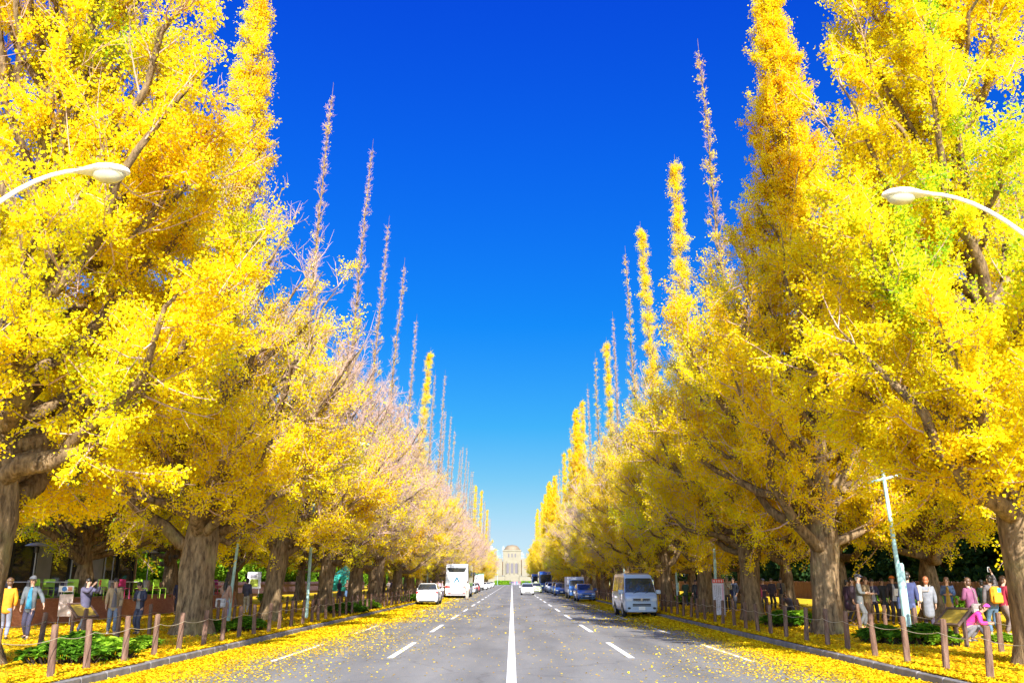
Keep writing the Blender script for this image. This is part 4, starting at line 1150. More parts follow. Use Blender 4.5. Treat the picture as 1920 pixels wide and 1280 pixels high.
class Body:
    """lofted car body; front at y = 0 facing -y, W the full width; stations (y, z_low, z_belt, z_roof, belt factor, roof factor)"""
    def __init__(s, W, st):
        s.W, s.st = W/2, st
        s.half = []
        for y,zl,zb,zr,fb,fr in st:
            w = s.W
            s.half.append([(w*.86*fb,y,zl),(w*.97*fb,y,zl+.10),(w*fb,y,(zl+zb)/2),(w*fb*.975,y,zb),(w*fr,y,zr-.055),(w*fr*.86,y,zr)])
    def mesh(s, name, m, parent):
        vs, fs = [], []
        for h in s.half:
            vs += h + [(-x,y,z) for x,y,z in reversed(h)]
        n = 12
        for i in range(len(s.half)-1):
            for k in range(n):
                l = (k+1) % n
                fs.append((i*n+k, i*n+n+k, i*n+n+l, i*n+l))
        fs.append(tuple(range(n))); fs.append(tuple(reversed(range(len(vs)-n, len(vs)))))
        return MB().add(vs, fs).build(name, m, parent, True, 28)
    def pt(s, i, t, k, u):
        """station i..i+1 at t, ring segment k..k+1 at u"""
        a = lerp(s.half[i][k], s.half[i][k+1], u); b = lerp(s.half[i+1][k], s.half[i+1][k+1], u)
        return lerp(a, b, t)
    def side_windows(s, parent, spans, off=.008, lo=.10, hi=.86):
        for sg in (1,-1):
            for (i0,t0,i1,t1) in spans:
                P = [s.pt(i0,t0,3,lo), s.pt(i1,t1,3,lo), s.pt(i1,t1,3,hi), s.pt(i0,t0,3,hi)]
                P = [(sg*(x+off),y,z+.002) for x,y,z in P]
                MB().add(P,[(0,1,2,3)] if sg > 0 else [(3,2,1,0)]).build('side_window', M_CARGLASS, parent, smooth=False)
    def screen(s, name, parent, i, t0, t1, off=.012):
        """wind- or rear screen across the roof strip between stations i and i+1"""
        rows = []
        for t in (t0, (t0+t1)/2, t1):
            a, b = s.pt(i,t,4,.35), s.pt(i,t,4,1.0)
            rows.append([a,b,(-b[0],b[1],b[2]),(-a[0],a[1],a[2])])
        A, B, D_ = Vector(rows[0][1]), Vector(rows[0][2]), Vector(rows[2][1])
        n = (B-A).cross(D_-A).normalized()
        if n.z < 0: n = -n
        vs = [tuple(Vector(p)+n*off) for r in rows for p in r]
        fs = [(r*4+k, r*4+k+1, r*4+5+k, r*4+4+k) for r in range(2) for k in range(3)]
        return MB().add(vs, fs).build(name, M_CARGLASS, parent, smooth=False)
def wheels(root, W, ys, r=.32, tw=.2, arch=True):
    for y in ys:
        for sg in (-1,1):
            x = sg*(W/2-tw/2-.01)
            t = MB().lathe([(r*.62,-tw/2),(r*.92,-tw/2),(r,-tw*.3),(r,tw*.3),(r*.92,tw/2),(r*.62,tw/2)], 20, (x,y,r), 'x').build('wheel', M_TYRE, root)
            MB().lathe([(r*.60,-.02),(r*.60,.0),(r*.3,.012),(r*.12,.02)] if sg > 0 else [(r*.12,-.02),(r*.3,-.012),(r*.60,0),(r*.6,.02)], 14, (x+sg*(tw/2+.004),y,r), 'x').build('rim', M_RIM, t)
            if arch:
                a = MB(); xs = sg*(W/2+.003)
                vs = [(xs,y,r)]+[(xs,y+r*1.17*math.cos(q),r+r*1.17*math.sin(q)) for q in np.linspace(-.35,PI+.35,15)]
                a.add(vs, [(0,k,k+1) if sg > 0 else (0,k+1,k) for k in range(1,15)]).build('wheel_arch', M_BLACKP, root, smooth=False)
def slab(name, m, parent, x0, x1, y, z0, z1, d=.04, bev=.012):
    return MB().box(x0,x1,y-d/2,y+d/2,z0,z1,bev).build(name, m, parent)
def mirrors(root, W, y, z, m):
    for sg in (-1,1):
        MB().box(min(sg*(W/2-.03),sg*(W/2+.22)), max(sg*(W/2-.03),sg*(W/2+.22)), y-.05,y+.06,z,z+.2,.03).build('mirror', m, root)
def car(name, label, cat, x, y, rz, W, st, pm, spans, front, rear, wr=.31, wy=(.85,3.4), group=None, mz=None, my=1.0):
    r = thing(name, label, cat, (x,y,0), rz, group)
    b = Body(W, st); bd = b.mesh('body', pm, r); b.side_windows(r, spans); wheels(r, W, wy, wr)
    if mz: mirrors(r, W, my, mz, pm)
    b.root = r
    front(b, r); rear(b, r)
    return r
ROAD = .004
# --- silver-blue high-roof van, front view
ST = [(0,.30,.80,.84,.86,.86),(.10,.26,.95,1.02,.95,.93),(.30,.25,1.06,1.14,.985,.94),(1.02,.25,1.12,2.06,1.0,.80),(1.5,.25,1.12,2.14,1.0,.80),(4.4,.25,1.12,2.14,1.0,.80),(4.72,.27,1.10,2.05,.985,.78),(4.80,.32,1.06,1.60,.96,.86)]
def vf(b, r):
    b.screen('windscreen', r, 2, .06, .80)
    slab('grille', M_BLACKP, r, -.42,.42,.03,.76,.88,.06); 
    for z in (.885,.80): slab('grille_bar', M_CHROME, r, -.44,.44,-.003,z,z+.028,.03)
    MB().lathe([(.07,-.02),(.07,.0),(.05,.01)], 16, (0,-.016,.85), 'y', 1.2, .8).build('emblem', M_CHROME, r)
    for sg in (-1,1):
        q = MB(); q.box(min(sg*.46,sg*.76),max(sg*.46,sg*.76),-.012,.10,.76,.93,.03); q.build('headlight', M_HEADL, r)
        q = MB(); q.box(min(sg*.55,sg*.70),max(sg*.55,sg*.70),-.035,.05,.40,.50,.03); q.build('fog_lamp', M_BLACKP, r)
    slab('lower_intake', M_BLACKP, r, -.45,.45,-.006,.54,.66,.05)
    slab('intake_bar', P_SILVER, r, -.46,.46,-.03,.585,.605,.02)
    slab('number_plate', M_PLATE, r, -.165,.165,-.03,.36,.52,.02,.004)
    slab('bumper_lip', P_SILVER, r, -.72,.72,-.01,.26,.34,.10,.03)
    for sx in (-.35,.25): MB().tube([(sx,.27,1.155),(sx+.28,.36,1.27)], .012, 5).build('wiper', M_BLACKP, r)
    q = MB(); q.box(-.60,.60,1.0,1.2,1.3,1.5); 
def vr(b, r):
    for sg in (-1,1): slab('tail_light', M_TAIL, r, *sorted((sg*.68,sg*.80)),4.80,.8,1.3)
    slab('door_seam', M_BLACKP, r, -.846,-.8445,1.9,.4,1.1,.012,0) 
f = onground(1201, 1157, 0)
car('passenger_van', 'silver-blue high-roof van parked facing the camera on the right', 'van', 6.42, 45.4, R(1.5), 1.70, ST, P_SILVER, [(2,.42,2,.98),(3,.15,4,.30),(4,.34,4,.62),(4,.66,4,.96)], vf, vr, .33, (.95,3.55), None, 1.12, .55)
# --- white people carrier, seen from behind
STM = [(0,.28,.72,.76,.86,.84),(.12,.22,.82,.86,.96,.92),(1.0,.2,.95,1.0,1.0,.93),(1.9,.2,.98,1.52,1.0,.80),(2.6,.2,.99,1.57,1.0,.80),(3.75,.2,1.0,1.52,1.0,.78),(4.12,.22,1.0,1.06,.99,.94),(4.24,.27,.95,1.0,.95,.92),(4.27,.32,.80,.86,.92,.9)]
def mf(b, r):
    b.screen('windscreen', r, 2, .08, .92)
    for sg in (-1,1): slab('headlight', M_HEADL, r, *sorted((sg*.5,sg*.74)),.04,.58,.74)
def mr(b, r):
    b.screen('rear_screen', r, 5, .06, .90)
    for sg in (-1,1):
        slab('tail_light', M_TAIL, r, *sorted((sg*.66,sg*.80)),4.24,.84,.98,.08)
        slab('reflector', M_TAIL, r, *sorted((sg*.5,sg*.68)),4.275,.36,.41,.02)
    slab('number_plate', M_PLATE, r, -.165,.165,4.285,.66,.82,.02,.004)
    slab('plate_garnish', M_CHROME, r, -.36,.36,4.285,.845,.885,.03)
    slab('bumper', P_WHITE, r, -.76,.76,4.25,.34,.56,.12,.04)
    slab('bumper_underside', M_BLACKP, r, -.6,.6,4.28,.24,.335,.05,.01)
    MB().tube([(-.1,4.13,1.09),(.25,3.98,1.24)], .012, 5).build('wiper', M_BLACKP, r)
    MB().box(-.55,.55,3.62,3.86,1.53,1.57,.015).build('spoiler', P_WHITE, r)
def place_rear(px, py, L):      # rear end on the pixel, driving away
    g_ = onground(px, py, 0); return g_.x, g_.y+L
x, y = place_rear(800, 1134, 4.27)
car('parked_car', 'white people carrier seen from behind, parked at the left kerb before the coach', 'car', x, y, PI, 1.66, STM, P_WHITE, [(2,.55,2,.95),(3,.05,3,.95),(4,.08,4,.94)], mf, mr, .31, (.82,3.42), None, 1.0, 1.35)
# --- white coach seen from behind
def coach(label, x, y, rz, pm, mark=True, L=11.5, group=None):
    r = thing('coach', label, 'bus', (x,y,0), rz, group)
    st = [(0,.38,1.3,3.2,.95,.88),(.35,.32,1.35,3.42,1.0,.95),(1.2,.30,1.35,3.5,1.0,.96),(L-1.2,.30,1.35,3.5,1.0,.96),(L-.25,.34,1.35,3.46,1.0,.95),(L,.42,1.35,3.34,.985,.92)]
    b = Body(2.46, st); b.mesh('body', pm, r)
    b.side_windows(r, [(2,k/7+.006,2,(k+1)/7-.006) for k in range(7)], .01, .16, .72)
    wheels(r, 2.46, (2.4, L-3.0), .5, .3)
    MB().add([(-1.0,-.012,1.35),(1.0,-.012,1.35),(1.0,-.012,2.9),(-1.0,-.012,2.9)],[(0,1,2,3)]).build('windscreen', M_CARGLASS, r, smooth=False)
    for sg in (-1,1): slab('headlight', M_HEADL, r, *sorted((sg*.7,sg*1.05)),0,.75,1.0)
    y = L
    MB().add([(-1.0,y+.012,3.02),(1.0,y+.012,3.02),(.92,y+.012,2.86),(.80,y+.012,2.62),(-.80,y+.012,2.62),(-.92,y+.012,2.86)],[(5,4,3,2,1,0)]).build('rear_window', M_CARGLASS, r, smooth=False)
    slab('window_trim', M_BLACKP, r, -1.02,1.02,y+.012,3.03,3.09,.04)
    MB().box(-.06,.06,y,y+.1,3.1,3.2,.02).build('camera', M_BLACKP, r)
    for sg in (-1,1):
        q = [(sg*1.20,1.28),(sg*.62,1.20),(sg*.70,1.08),(sg*1.20,1.05)]
        if sg > 0: q = q[::-1]
        MB().prism(q, y-.02, y+.03).build('tail_light', M_TAIL, r, smooth=False)
        slab('reflector', M_TAIL, r, *sorted((sg*.62,sg*1.02)),y+.01,.52,.575,.03)
    if mark:
        MB().prism([(-.07,2.12),(.07,2.12),(.36,1.58),(.19,1.58),(0,1.92),(-.19,1.58),(-.36,1.58)], y+.006, y+.022).build('chevron_mark', mat('teal_blue_mark', (.0,.10,.18), .4, var=.03), r, smooth=False)
    pl = slab('number_plate', M_PLATE, r, -.22,.22,y+.02,.80,1.02,.02,.004)
    q = MB()
    for k in range(4): q.box(-.17+k*.09,-.115+k*.09,y+.034,y+.037,.83,.93)
    q.box(-.12,.12,y+.034,y+.037,.96,1.0); q.build('plate_characters', mat('plate_green', (.02,.12,.05), .5), pl, smooth=False)
    slab('engine_grille', M_BLACKP, r, -.9,.9,y+.004,.40,.50,.03)
    slab('bumper', mat('grey_bumper', (.35,.33,.34), .6), r, -1.16,1.16,y-.02,.26,.40,.14,.03)
    for sx in (-.5,.45): slab('panel_mark', M_GREYM, r, sx-.09,sx+.09,y+.008,2.36,2.40,.02,.003)
    for sg in (-1,1): MB().box(*sorted((sg*1.25,sg*1.5)),-.35,-.15,2.3,2.75,.05).build('mirror', M_BLACKP, r)
    return r
g_ = at_depth(856, 1121, 96); coach('white coach with teal chevron on its back, parked at the left kerb', g_.x, 96+11.5, PI, P_WHITE)
# --- sedan / hatchback generic
def hatch(label, x, y, rz, pm, W=1.66, hh=1.5, tall=0, group='cars along the avenue', taxi=False):
    st = [(0,.28,.62,.66,.86,.84),(.12,.2,.72,.76,.96,.9),(.95,.19,.86,.92,1.0,.93),(1.7,.19,.92,hh-.05,1.0,.78),(2.3,.19,.93,hh,1.0,.78),(3.4,.19,.94,hh-.05,1.0,.76),(3.95,.22,.92,1.0,.98,.9),(4.1,.28,.80,.84,.93,.9)]
    def ff(b, r):
        b.screen('windscreen', r, 2, .08, .93)
        slab('grille', M_BLACKP, r, -.36,.36,.005,.50,.60,.05); slab('grille_bar', M_CHROME, r, -.36,.36,-.025,.585,.61,.02)
        for sg in (-1,1):
            slab('headlight', M_HEADL, r, *sorted((sg*.42,sg*.72)),.03,.54,.68,.10,.03)
            slab('fog_lamp', M_BLACKP, r, *sorted((sg*.5,sg*.66)),.0,.32,.40,.04)
        slab('lower_intake', M_BLACKP, r, -.42,.42,.0,.30,.40,.05)
        slab('number_plate', M_PLATE, r, -.165,.165,-.03,.40,.52,.02,.004)
        if taxi: MB().box(-.2,.2,1.9,2.1,hh,hh+.14,.04).build('roof_sign', mat('roof_lamp', (.7,.7,.5), .3), r)
    def rr(b, r):
        b.screen('rear_screen', r, 5, .08, .9)
        for sg in (-1,1): slab('tail_light', M_TAIL, r, *sorted((sg*.58,sg*.76)),4.08,.66,.84,.08)
        slab('number_plate', M_PLATE, r, -.165,.165,4.11,.52,.66,.02,.004)
    return car('parked_car' if 'parked' in label else 'moving_car', label, 'car', x, y, rz, W, st, pm, [(2,.5,2,.95),(3,.04,4,.10),(4,.16,4,.92)], ff, rr, .30, (.8,3.3), group, .92, 1.25)
def front_at(px, Y): return (px-960)/FPX*Y/.9965
hatch('steel blue hatchback parked facing the camera behind the silver-blue van', 6.55, 80, R(2), P_BLUE, 1.62, 1.52)
hatch('white sedan driving towards the camera right of the centre line', 2.0, 117, 0, P_WHITE, 1.72, 1.46)
hatch('pale yellow-green car following the white sedan', 3.55, 134, 0, P_YELG, 1.7, 1.5, taxi=True)
hatch('deep blue hatchback parked beyond the box truck', 6.1, 112, 0, P_DBLUE, 1.6, 1.5)
hatch('dark blue parked car, third in the right kerb row beyond the box truck', 6.3, 124, 0, P_BLUE, 1.66, 1.6)
hatch('light silver parked car far along the right kerb', 6.2, 139, 0, P_LSILV, 1.66, 1.5)
hatch('blue parked car far along the right kerb, before the first blue coach', 6.3, 150, 0, P_DBLUE, 1.66, 1.6)
hatch('light silver car parked beyond the coach on the left', -5.9, 131, PI, P_LSILV, 1.68, 1.5)
hatch('dark car parked beyond the silver one on the left', -6.0, 141, PI, P_BLACK, 1.68, 1.45)
hatch('dull red car parked far on the left beyond the dark one', -6.1, 153, PI, P_RED, 1.68, 1.45)
hatch('white car parked far on the left past the green-roofed truck', -5.9, 190, PI, P_WHITE, 1.68, 1.5)
hatch('small white car parked at the far left end of the avenue', -6.0, 226, PI, P_WHITE, 1.68, 1.5)
hatch('small silver car parked at the far left end of the avenue', -6.0, 262, PI, P_LSILV, 1.68, 1.5)
# --- box truck, green-roofed food truck, blue coaches
def truck(label, x, y, rz, cabm, boxm, roofm=None, h=2.15, L=5.2):
    r = thing('box_truck', label, 'truck', (x,y,0), rz)
    st = [(0,.34,1.0,1.04,.92,.92),(.14,.30,1.08,1.16,.98,.94),(.42,.30,1.10,1.86,1.0,.88),(1.4,.30,1.10,1.90,1.0,.88),(1.42,.34,1.10,1.88,.98,.86)]
    b = Body(1.68, st); b.mesh('cab', cabm, r); b.side_windows(r, [(2,.1,2,.85)]); b.screen('windscreen', r, 1, .15, .92)
    slab('grille', M_BLACKP, r, -.5,.5,.0,.70,.80,.05)
    for sg in (-1,1): slab('headlight', M_HEADL, r, *sorted((sg*.5,sg*.74)),.03,.66,.84,.1,.03)
    slab('number_plate', M_PLATE, r, -.165,.165,-.02,.44,.58,.02,.004)
    MB().box(-.86,.86,1.5,L,.62,h,.03).build('cargo_box', boxm, r)
    MB().box(-.80,.80,1.42,L-.1,.40,.60,.02).build('chassis', M_BLACKP, r)
    if roofm: MB().box(-.92,.92,1.42,L+.06,h+.002,h+.16,.04).build('roof', roofm, r)
    wheels(r, 1.68, (.8, L-1.1), .33, .2, False); mirrors(r, 1.68, .35, 1.2, M_BLACKP)
    return r
M_BOXG = mat('grey_white_box_panel', (.58,.57,.60), .5, var=.06, scale=2)
truck('small blue-cabbed box truck with grey cargo box behind the steel blue hatchback', 6.55, 92, R(1), P_BLUE, M_BOXG)
truck('white food truck with mint green roof parked on the left beyond the coach', -6.2, 176, PI, P_WHITE, P_WHITE, P_GREEN, 2.9, 5.8)
def bluecoach(label, px, Y): coach(label, front_at(px, Y), Y, 0, P_DBLUE if 'deep' in label else P_TURQ, False, 9.5, 'blue coaches parked on the right')
bluecoach('deep blue coach parked far along the right kerb, nearer one', 1020.5, 172)
bluecoach('deep blue coach parked at the far right end, behind the nearer blue one', 1004, 238)
# --- scooter-sized things by the coach
r = thing('traffic_cone', 'yellow-orange marker bag on the gutter left of the coach', 'marker', (onground(833,1119,0).x, 93, 0))
MB().lathe([(.30,0),(.36,.1),(.33,.3),(.2,.48),(.08,.54)], 12).build('bag', mat('amber_plastic', (.85,.55,.02), .5), r)
MB().lathe([(.37,.0),(.37,.04)], 12, (0,0,-.0)).build('base', M_BLACKP, r)
r.name = 'marker_bag'
# ------------------------------------------------------------------ people
SKINQ = []
def skin_obj(name, V_, E_, Rd, m, parent, sub=1, root=0):
    me = bpy.data.meshes.new(name)
    me.from_pydata([tuple(p) for p in V_], E_, [])
    o = bpy.data.objects.new(name, me); link(o, parent)
    md = o.modifiers.new('skin', 'SKIN'); md.use_smooth_shade = True
    sv = me.skin_vertices[0].data
    for i, r_ in enumerate(Rd):
        sv[i].radius = r_ if hasattr(r_, '__len__') else (r_, r_)
        sv[i].use_root = (i == root)
    s2 = o.modifiers.new('sub', 'SUBSURF'); s2.levels = s2.render_levels = sub
    me.materials.append(m)
    SKINQ.append(o)
    return o
def bake_skins():
    dg = bpy.context.evaluated_depsgraph_get()
    done = [(o, bpy.data.meshes.new_from_object(o.evaluated_get(dg))) for o in SKINQ]
    for o, me in done:
        o.modifiers.clear(); o.data = me
M_SKIN = mat('skin', (.47,.28,.19), .55, var=.06); M_HAIR = mat('black_hair', (.018,.014,.012), .5); M_BHAIR = mat('brown_hair', (.09,.045,.025), .5); M_GHAIR = mat('grey_hair', (.22,.21,.20), .6); M_RHAIR = mat('reddish_hair', (.30,.10,.04), .5)
M_EYE = mat('dark_eye', (.02,.015,.01), .3); M_LIP = mat('lip', (.42,.17,.14), .5)
M_SHOE = mat('dark_shoe', (.03,.027,.025), .5); M_WSHOE = mat('pale_shoe', (.62,.60,.58), .5); M_OSHOE = mat('orange_boot', (.50,.17,.03), .6)
HAIRS = {'black': M_HAIR, 'brown': M_BHAIR, 'grey': M_GHAIR, 'red': M_RHAIR}
def cloth(c): return mat('cloth_%02d_%02d_%02d' % tuple(int(x*99) for x in c), tuple(x*.72 for x in c), .85, var=.22, scale=9, bump=.25)
ARMS = {   # upper arm and forearm directions for the +x arm; mirrored for the other
 'down': ((.16,.02,-1),(.04,-.22,-1)), 'swing_f': ((.12,-.35,-1),(.02,-.55,-.85)), 'swing_b': ((.16,.35,-1),(.10,.05,-1)),
 'hold': ((.16,-.05,-1),(-.42,-.9,.05)), 'phone': ((.10,-.85,-.30),(-.30,-.45,.85)), 'up': ((.35,-.55,.55),(-.15,-.25,1)), 'pocket': ((.24,.05,-1),(-.12,-.28,-.8)), 'bagarm': ((.16,.05,-1),(-.1,-.75,-.55)), 'out': ((.5,-.1,-.85),(.35,-.3,-.8))}
def dirv(t, sg): return Vector((t[0]*sg, t[1], t[2])).normalized()
def person(px, feet, face, label, topc, botc, hair='black', h=1.65, arms=('down','down'), stride=.0, lean=0.0, coat='jacket', longhair=False, hat=None, shoes=None, skirt=False, inner=None, crouch=False, z=PAVE, xy=None, group='people strolling under the ginkgos', turn=0, build=1.0, bow=0):
    p = Vector((xy[0], xy[1], z)) if xy else onground(px, feet, z)
    k = h/1.70
    r = thing('person', label, 'person', p, R(face), group)
    B = build
    if not crouch:
        hip = Vector((0,0,.90)); ch = Vector((0,-math.sin(lean)*.40,.90+.40)); 
        ank = [Vector((.09,-stride*.5,.07)), Vector((-.09,stride*.5,.07+abs(stride)*.10))]
    else:
        hip = Vector((0,.10,.38)); ch = Vector((0,-.22,.70))
        ank = [Vector((.12,-.02,.07)), Vector((-.14,.10,.07))]
    up = (ch-hip).normalized()
    wa = hip+up*.15; ne = ch+up*.19; 
    fw = Vector((0,-1,0))
    hb = ne+up*.075+fw*(.01+.10*bow)
    hc = hb+(up+fw*.55*bow).normalized()*.095; ht = hb+(up+fw*.55*bow).normalized()*.15
    hips, knees, toes = [], [], []
    for i, sg in enumerate((1,-1)):
        hp = hip+Vector((sg*.085,0,-.02)); a = ank[i]
        mid = (hp+a)/2
        L1, d = .43, (hp-a).length/2
        bend = math.sqrt(max(.0004, L1*L1-d*d)) if d < L1 else .02
        ax = (a-hp).normalized(); n_ = fw-ax*fw.dot(ax); n_ = n_.normalized() if n_.length > .05 else Vector((0,0,1))
        if crouch: n_ = (fw*.8+Vector((0,0,.6))).normalized()
        hips.append(hp); knees.append(mid+n_*bend); toes.append(a+Vector((sg*.02,-.15,-.035)))
    sh, elb, wr, dirs = [], [], [], []
    for i, sg in enumerate((1,-1)):
        u_, f_ = ARMS[arms[i]]
        s_ = ch+up*.12+Vector((sg*.165*B,0,0)); e_ = s_+dirv(u_,sg)*.275; w_ = e_+dirv(f_,sg)*.235
        sh.append(s_); elb.append(e_); wr.append(w_); dirs.append(dirv(f_,sg))
    S = lambda v: Vector(v)*k
    # --- body: one continuous surface
    V_, E_, Q_ = [], [], []
    def add(v, rad, par=None):
        V_.append(S(v)); Q_.append((rad[0]*k,rad[1]*k) if hasattr(rad,'__len__') else rad*k)
        if par is not None: E_.append((par, len(V_)-1))
        return len(V_)-1
    a_hip = add(hip,(.13,.095)); a_w = add(wa,(.12,.085),a_hip); a_c = add(ch,(.135,.09),a_w); a_n = add(ch+up*.135,(.07,.065),a_c); a_ne = add(ne,.052,a_n)
    a_j = add(hb+fw*.012,(.062,.070),a_ne); a_h = add(hc,(.076,.090),a_j); a_t = add(ht,(.052,.060),a_h)
    for i, sg in enumerate((1,-1)):
        b1 = add(sh[i],.058,a_c); b2 = add(elb[i],.043,b1); b3 = add(wr[i],.028,b2)
        d = dirs[i]; sd = Vector((sg,0,0)); sd = (sd-d*sd.dot(d)).normalized(); nn = d.cross(sd)
        b4 = add(wr[i]+d*.055,.030,b3)
        for q, ln in ((-.024,.078),(-.008,.088),(.008,.083),(.024,.066)):
            f1 = add(wr[i]+d*.095+nn*q,.0105,b4); add(wr[i]+d*(.095+ln*.75)+nn*q*1.1-sd*.03,.008,f1)
        t1 = add(wr[i]+d*.05+nn*.036,.0105,b4); add(wr[i]+d*.088+nn*.048-sd*.012,.009,t1)
        c1 = add(hips[i],.085,a_hip); c2 = add(knees[i],.055,c1); c3 = add(ank[i],.036,c2); add(toes[i],.034,c3)
    skin_obj('body', V_, E_, Q_, M_SKIN, r)
    # --- face
    fm = MB()
    for sx in (-.032,.032): fm.ball(tuple(S(hc+fw*.083+up*.0+Vector((sx,0,-.015)))), .011*k, 8)
    fm.build('eyes', M_EYE, r)
    fm = MB(); fm.ball(tuple(S(hc+fw*.092-up*.036)), .017*k, 8, .8, 1.1, 1.3)
    for sx in (-.083,.083): fm.ball(tuple(S(hc+Vector((sx,.012,-.02)))), .022*k, 8, .5, .9, 1.3)
    fm.build('nose_and_ears', M_SKIN, r)
    MB().ball(tuple(S(hc+fw*.080-up*.070)), .022*k, 8, 1.1, .5, .38).build('mouth', M_LIP, r)
    # --- trousers / skirt
    m = cloth(botc)
    if not skirt:
        v, e, q = [S(hip+up*.06),S(hip)], [(0,1)], [.135*k*B,.132*k*B]
        for i in range(2):
            n = len(v); v += [S(hips[i]+Vector((0,0,-.06))),S(knees[i]),S(ank[i]+Vector((0,0,.03)))]; q += [.098*k,.074*k,.060*k]; e += [(1,n),(n,n+1),(n+1,n+2)]
        skin_obj('trousers', v, e, q, m, r, 1, 1)
    else:
        lo = hip+Vector((0,0,-.48))
        skin_obj('skirt', [S(wa),S(hip),S(hip+Vector((0,0,-.25))),S(lo)], [(0,1),(1,2),(2,3)], [.12*k,.145*k,.165*k,.18*k], m, r)
    for i in range(2):
        skin_obj('shoe', [S(ank[i]+Vector((0,.03,-.02))),S(ank[i]+Vector((0,-.04,-.03))),S(toes[i]+Vector((0,-.02,-.002)))], [(0,1),(1,2)], [.047*k,.046*k,.036*k], shoes or M_SHOE, r)
    # --- jacket / coat with sleeves
    m = cloth(topc)
    drop = {'jacket':.06,'hip':.17,'coat':.42,'long':.62}[coat]
    low = hip+Vector((0,(-.12 if crouch else 0),-(drop if not crouch else .02)))
    fat = .018 if coat in ('jacket','hip') else .03
    v = [S(low),S((low+hip)/2 if not crouch else hip),S(wa),S(ch),S(ch+up*.14),S(ne-up*.015)]; e = [(i,i+1) for i in range(5)]
    q = [((.15+fat)*B*k,(.115+fat)*B*k),((.148+fat)*B*k,(.112+fat)*B*k),((.135+fat)*B*k,(.10+fat)*B*k),((.148+fat)*B*k,(.105+fat)*B*k),(.085*k,.078*k),(.062*k,.062*k)]
    for i in range(2):
        n = len(v); v += [S(sh[i]),S(elb[i]),S(wr[i]-dirs[i]*.015)]; q += [(.070+fat*.5)*k,(.057+fat*.5)*k,(.044+fat*.4)*k]; e += [(3,n),(n,n+1),(n+1,n+2)]
    jk = skin_obj({'jacket':'jacket','hip':'jacket','coat':'coat','long':'coat'}[coat], v, e, q, m, r, 1, 3)
    if inner:      # open front showing the shirt
        n_ = MB(); w0 = .052
        pts_ = [S(ne+fw*.06-up*.02), S(ch+fw*(.128+fat)), S(wa+fw*(.118+fat)), S(hip+fw*(.127+fat)+Vector((0,0,-.04)))]
        vs = []
        for j, pp in enumerate(pts_):
            ww = (w0*(.6+.35*j))*k
            vs += [tuple(pp+Vector((-ww,.012,0))), tuple(pp+Vector((0,-.012,0))), tuple(pp+Vector((ww,.012,0)))]
        fs = []
        for j in range(3):
            for c_ in range(2): fs.append((j*3+c_, j*3+c_+1, j*3+4+c_, j*3+3+c_))
        n_.add(vs, fs); n_.build('shirt_front', cloth(inner), r)
    # --- hair / hat
    hm = HAIRS[hair]
    hb2 = MB()
    q0 = hc+Vector((0,.020,.030)); hb2.ball(tuple(S(q0)), .098*k, 14, .92, 1.0, .95)
    q1 = hb+Vector((0,.050,.045)); hb2.ball(tuple(S(q1)), .078*k, 12, 1.0, .72, 1.05)
    if longhair: hb2.tube([S(hb+Vector((0,.062,.04))), S(ne+Vector((0,.095,-.03))), S(ch+Vector((0,.125,.03))), S(ch+Vector((0,.128,-.05)))], [.078*k,.085*k,.068*k,.03*k], 10)
    hb2.build('hair', hm, r)
    if hat:
        kind, hcol = hat
        hb_ = MB(); c_ = S(ht-up*.035)
        hb_.ball((0,0,0), .108*k, 14, .95, 1.12, .88, -.05); 
        if kind == 'cap': hb_.v += []; hb_.lathe([(.06*k,-.004),(.085*k,.0),(.085*k,.008),(.06*k,.012)], 12, (0,-.10*k,0), 'z', 1.0, .85)
        if kind == 'brim': hb_.lathe([(.165*k,-.004),(.165*k,.004),(.10*k,.014)], 16, (0,0,0))
        hb_.v = [(x+c_.x, y+c_.y, zz+c_.z) for x,y,zz in hb_.v]
        hb_.build('hat', cloth(hcol), r)
    r['wr'] = [list(r.location[:2])[0], 0.0]
    # world position helper for things carried
    def wpos(v):
        c__, s__ = math.cos(R(face)), math.sin(R(face)); v = Vector(v)*k
        return Vector((p.x+v.x*c__-v.y*s__, p.y+v.x*s__+v.y*c__, p.z+v.z))
    return r, wpos, dict(wr=wr, sh=sh, ch=ch, hip=hip, dirs=dirs, k=k, ne=ne, up=up)
def bag(W_, a, label, col, size=(.30,.11,.24), off=(.20,.02,-.02), face=0, strap=True, name='shoulder_bag', cat='bag'):
    """shoulder bag hanging at the hip, strap over the shoulder"""
    r_, wp, j = W_
    o = j['hip']+Vector((off[0]*a, off[1], off[2]))
    b = thing(name, label, cat, wp(o), R(face))
    sx, sy, sz = size
    mb = MB(); mb.box(-sy/2,sy/2,-sx/2,sx/2,-sz/2,sz/2,.04); mb.build('pouch', cloth(col), b)
    MB().box(-sy/2-.012,sy/2+.012,-sx/2+.01,sx/2-.01,0,sz/2+.012,.03).build('flap', cloth(tuple(c*.8 for c in col)), b)
    if strap:
        inv = Matrix.Rotation(-R(face),3,'Z')
        P_ = [inv @ (wp(v)-wp(o)) for v in (o+Vector((0,.07,.1)), j['ch']+Vector((-.04*a,.15,.03)), j['sh'][1 if a > 0 else 0]+Vector((.06*a,0,.085)), j['ch']+Vector((.0,-.15,.02)), o+Vector((0,-.07,.1)))]
        MB().tube(P_, .014, 5).build('strap', cloth(tuple(c*.6 for c in col)), b)
    return b
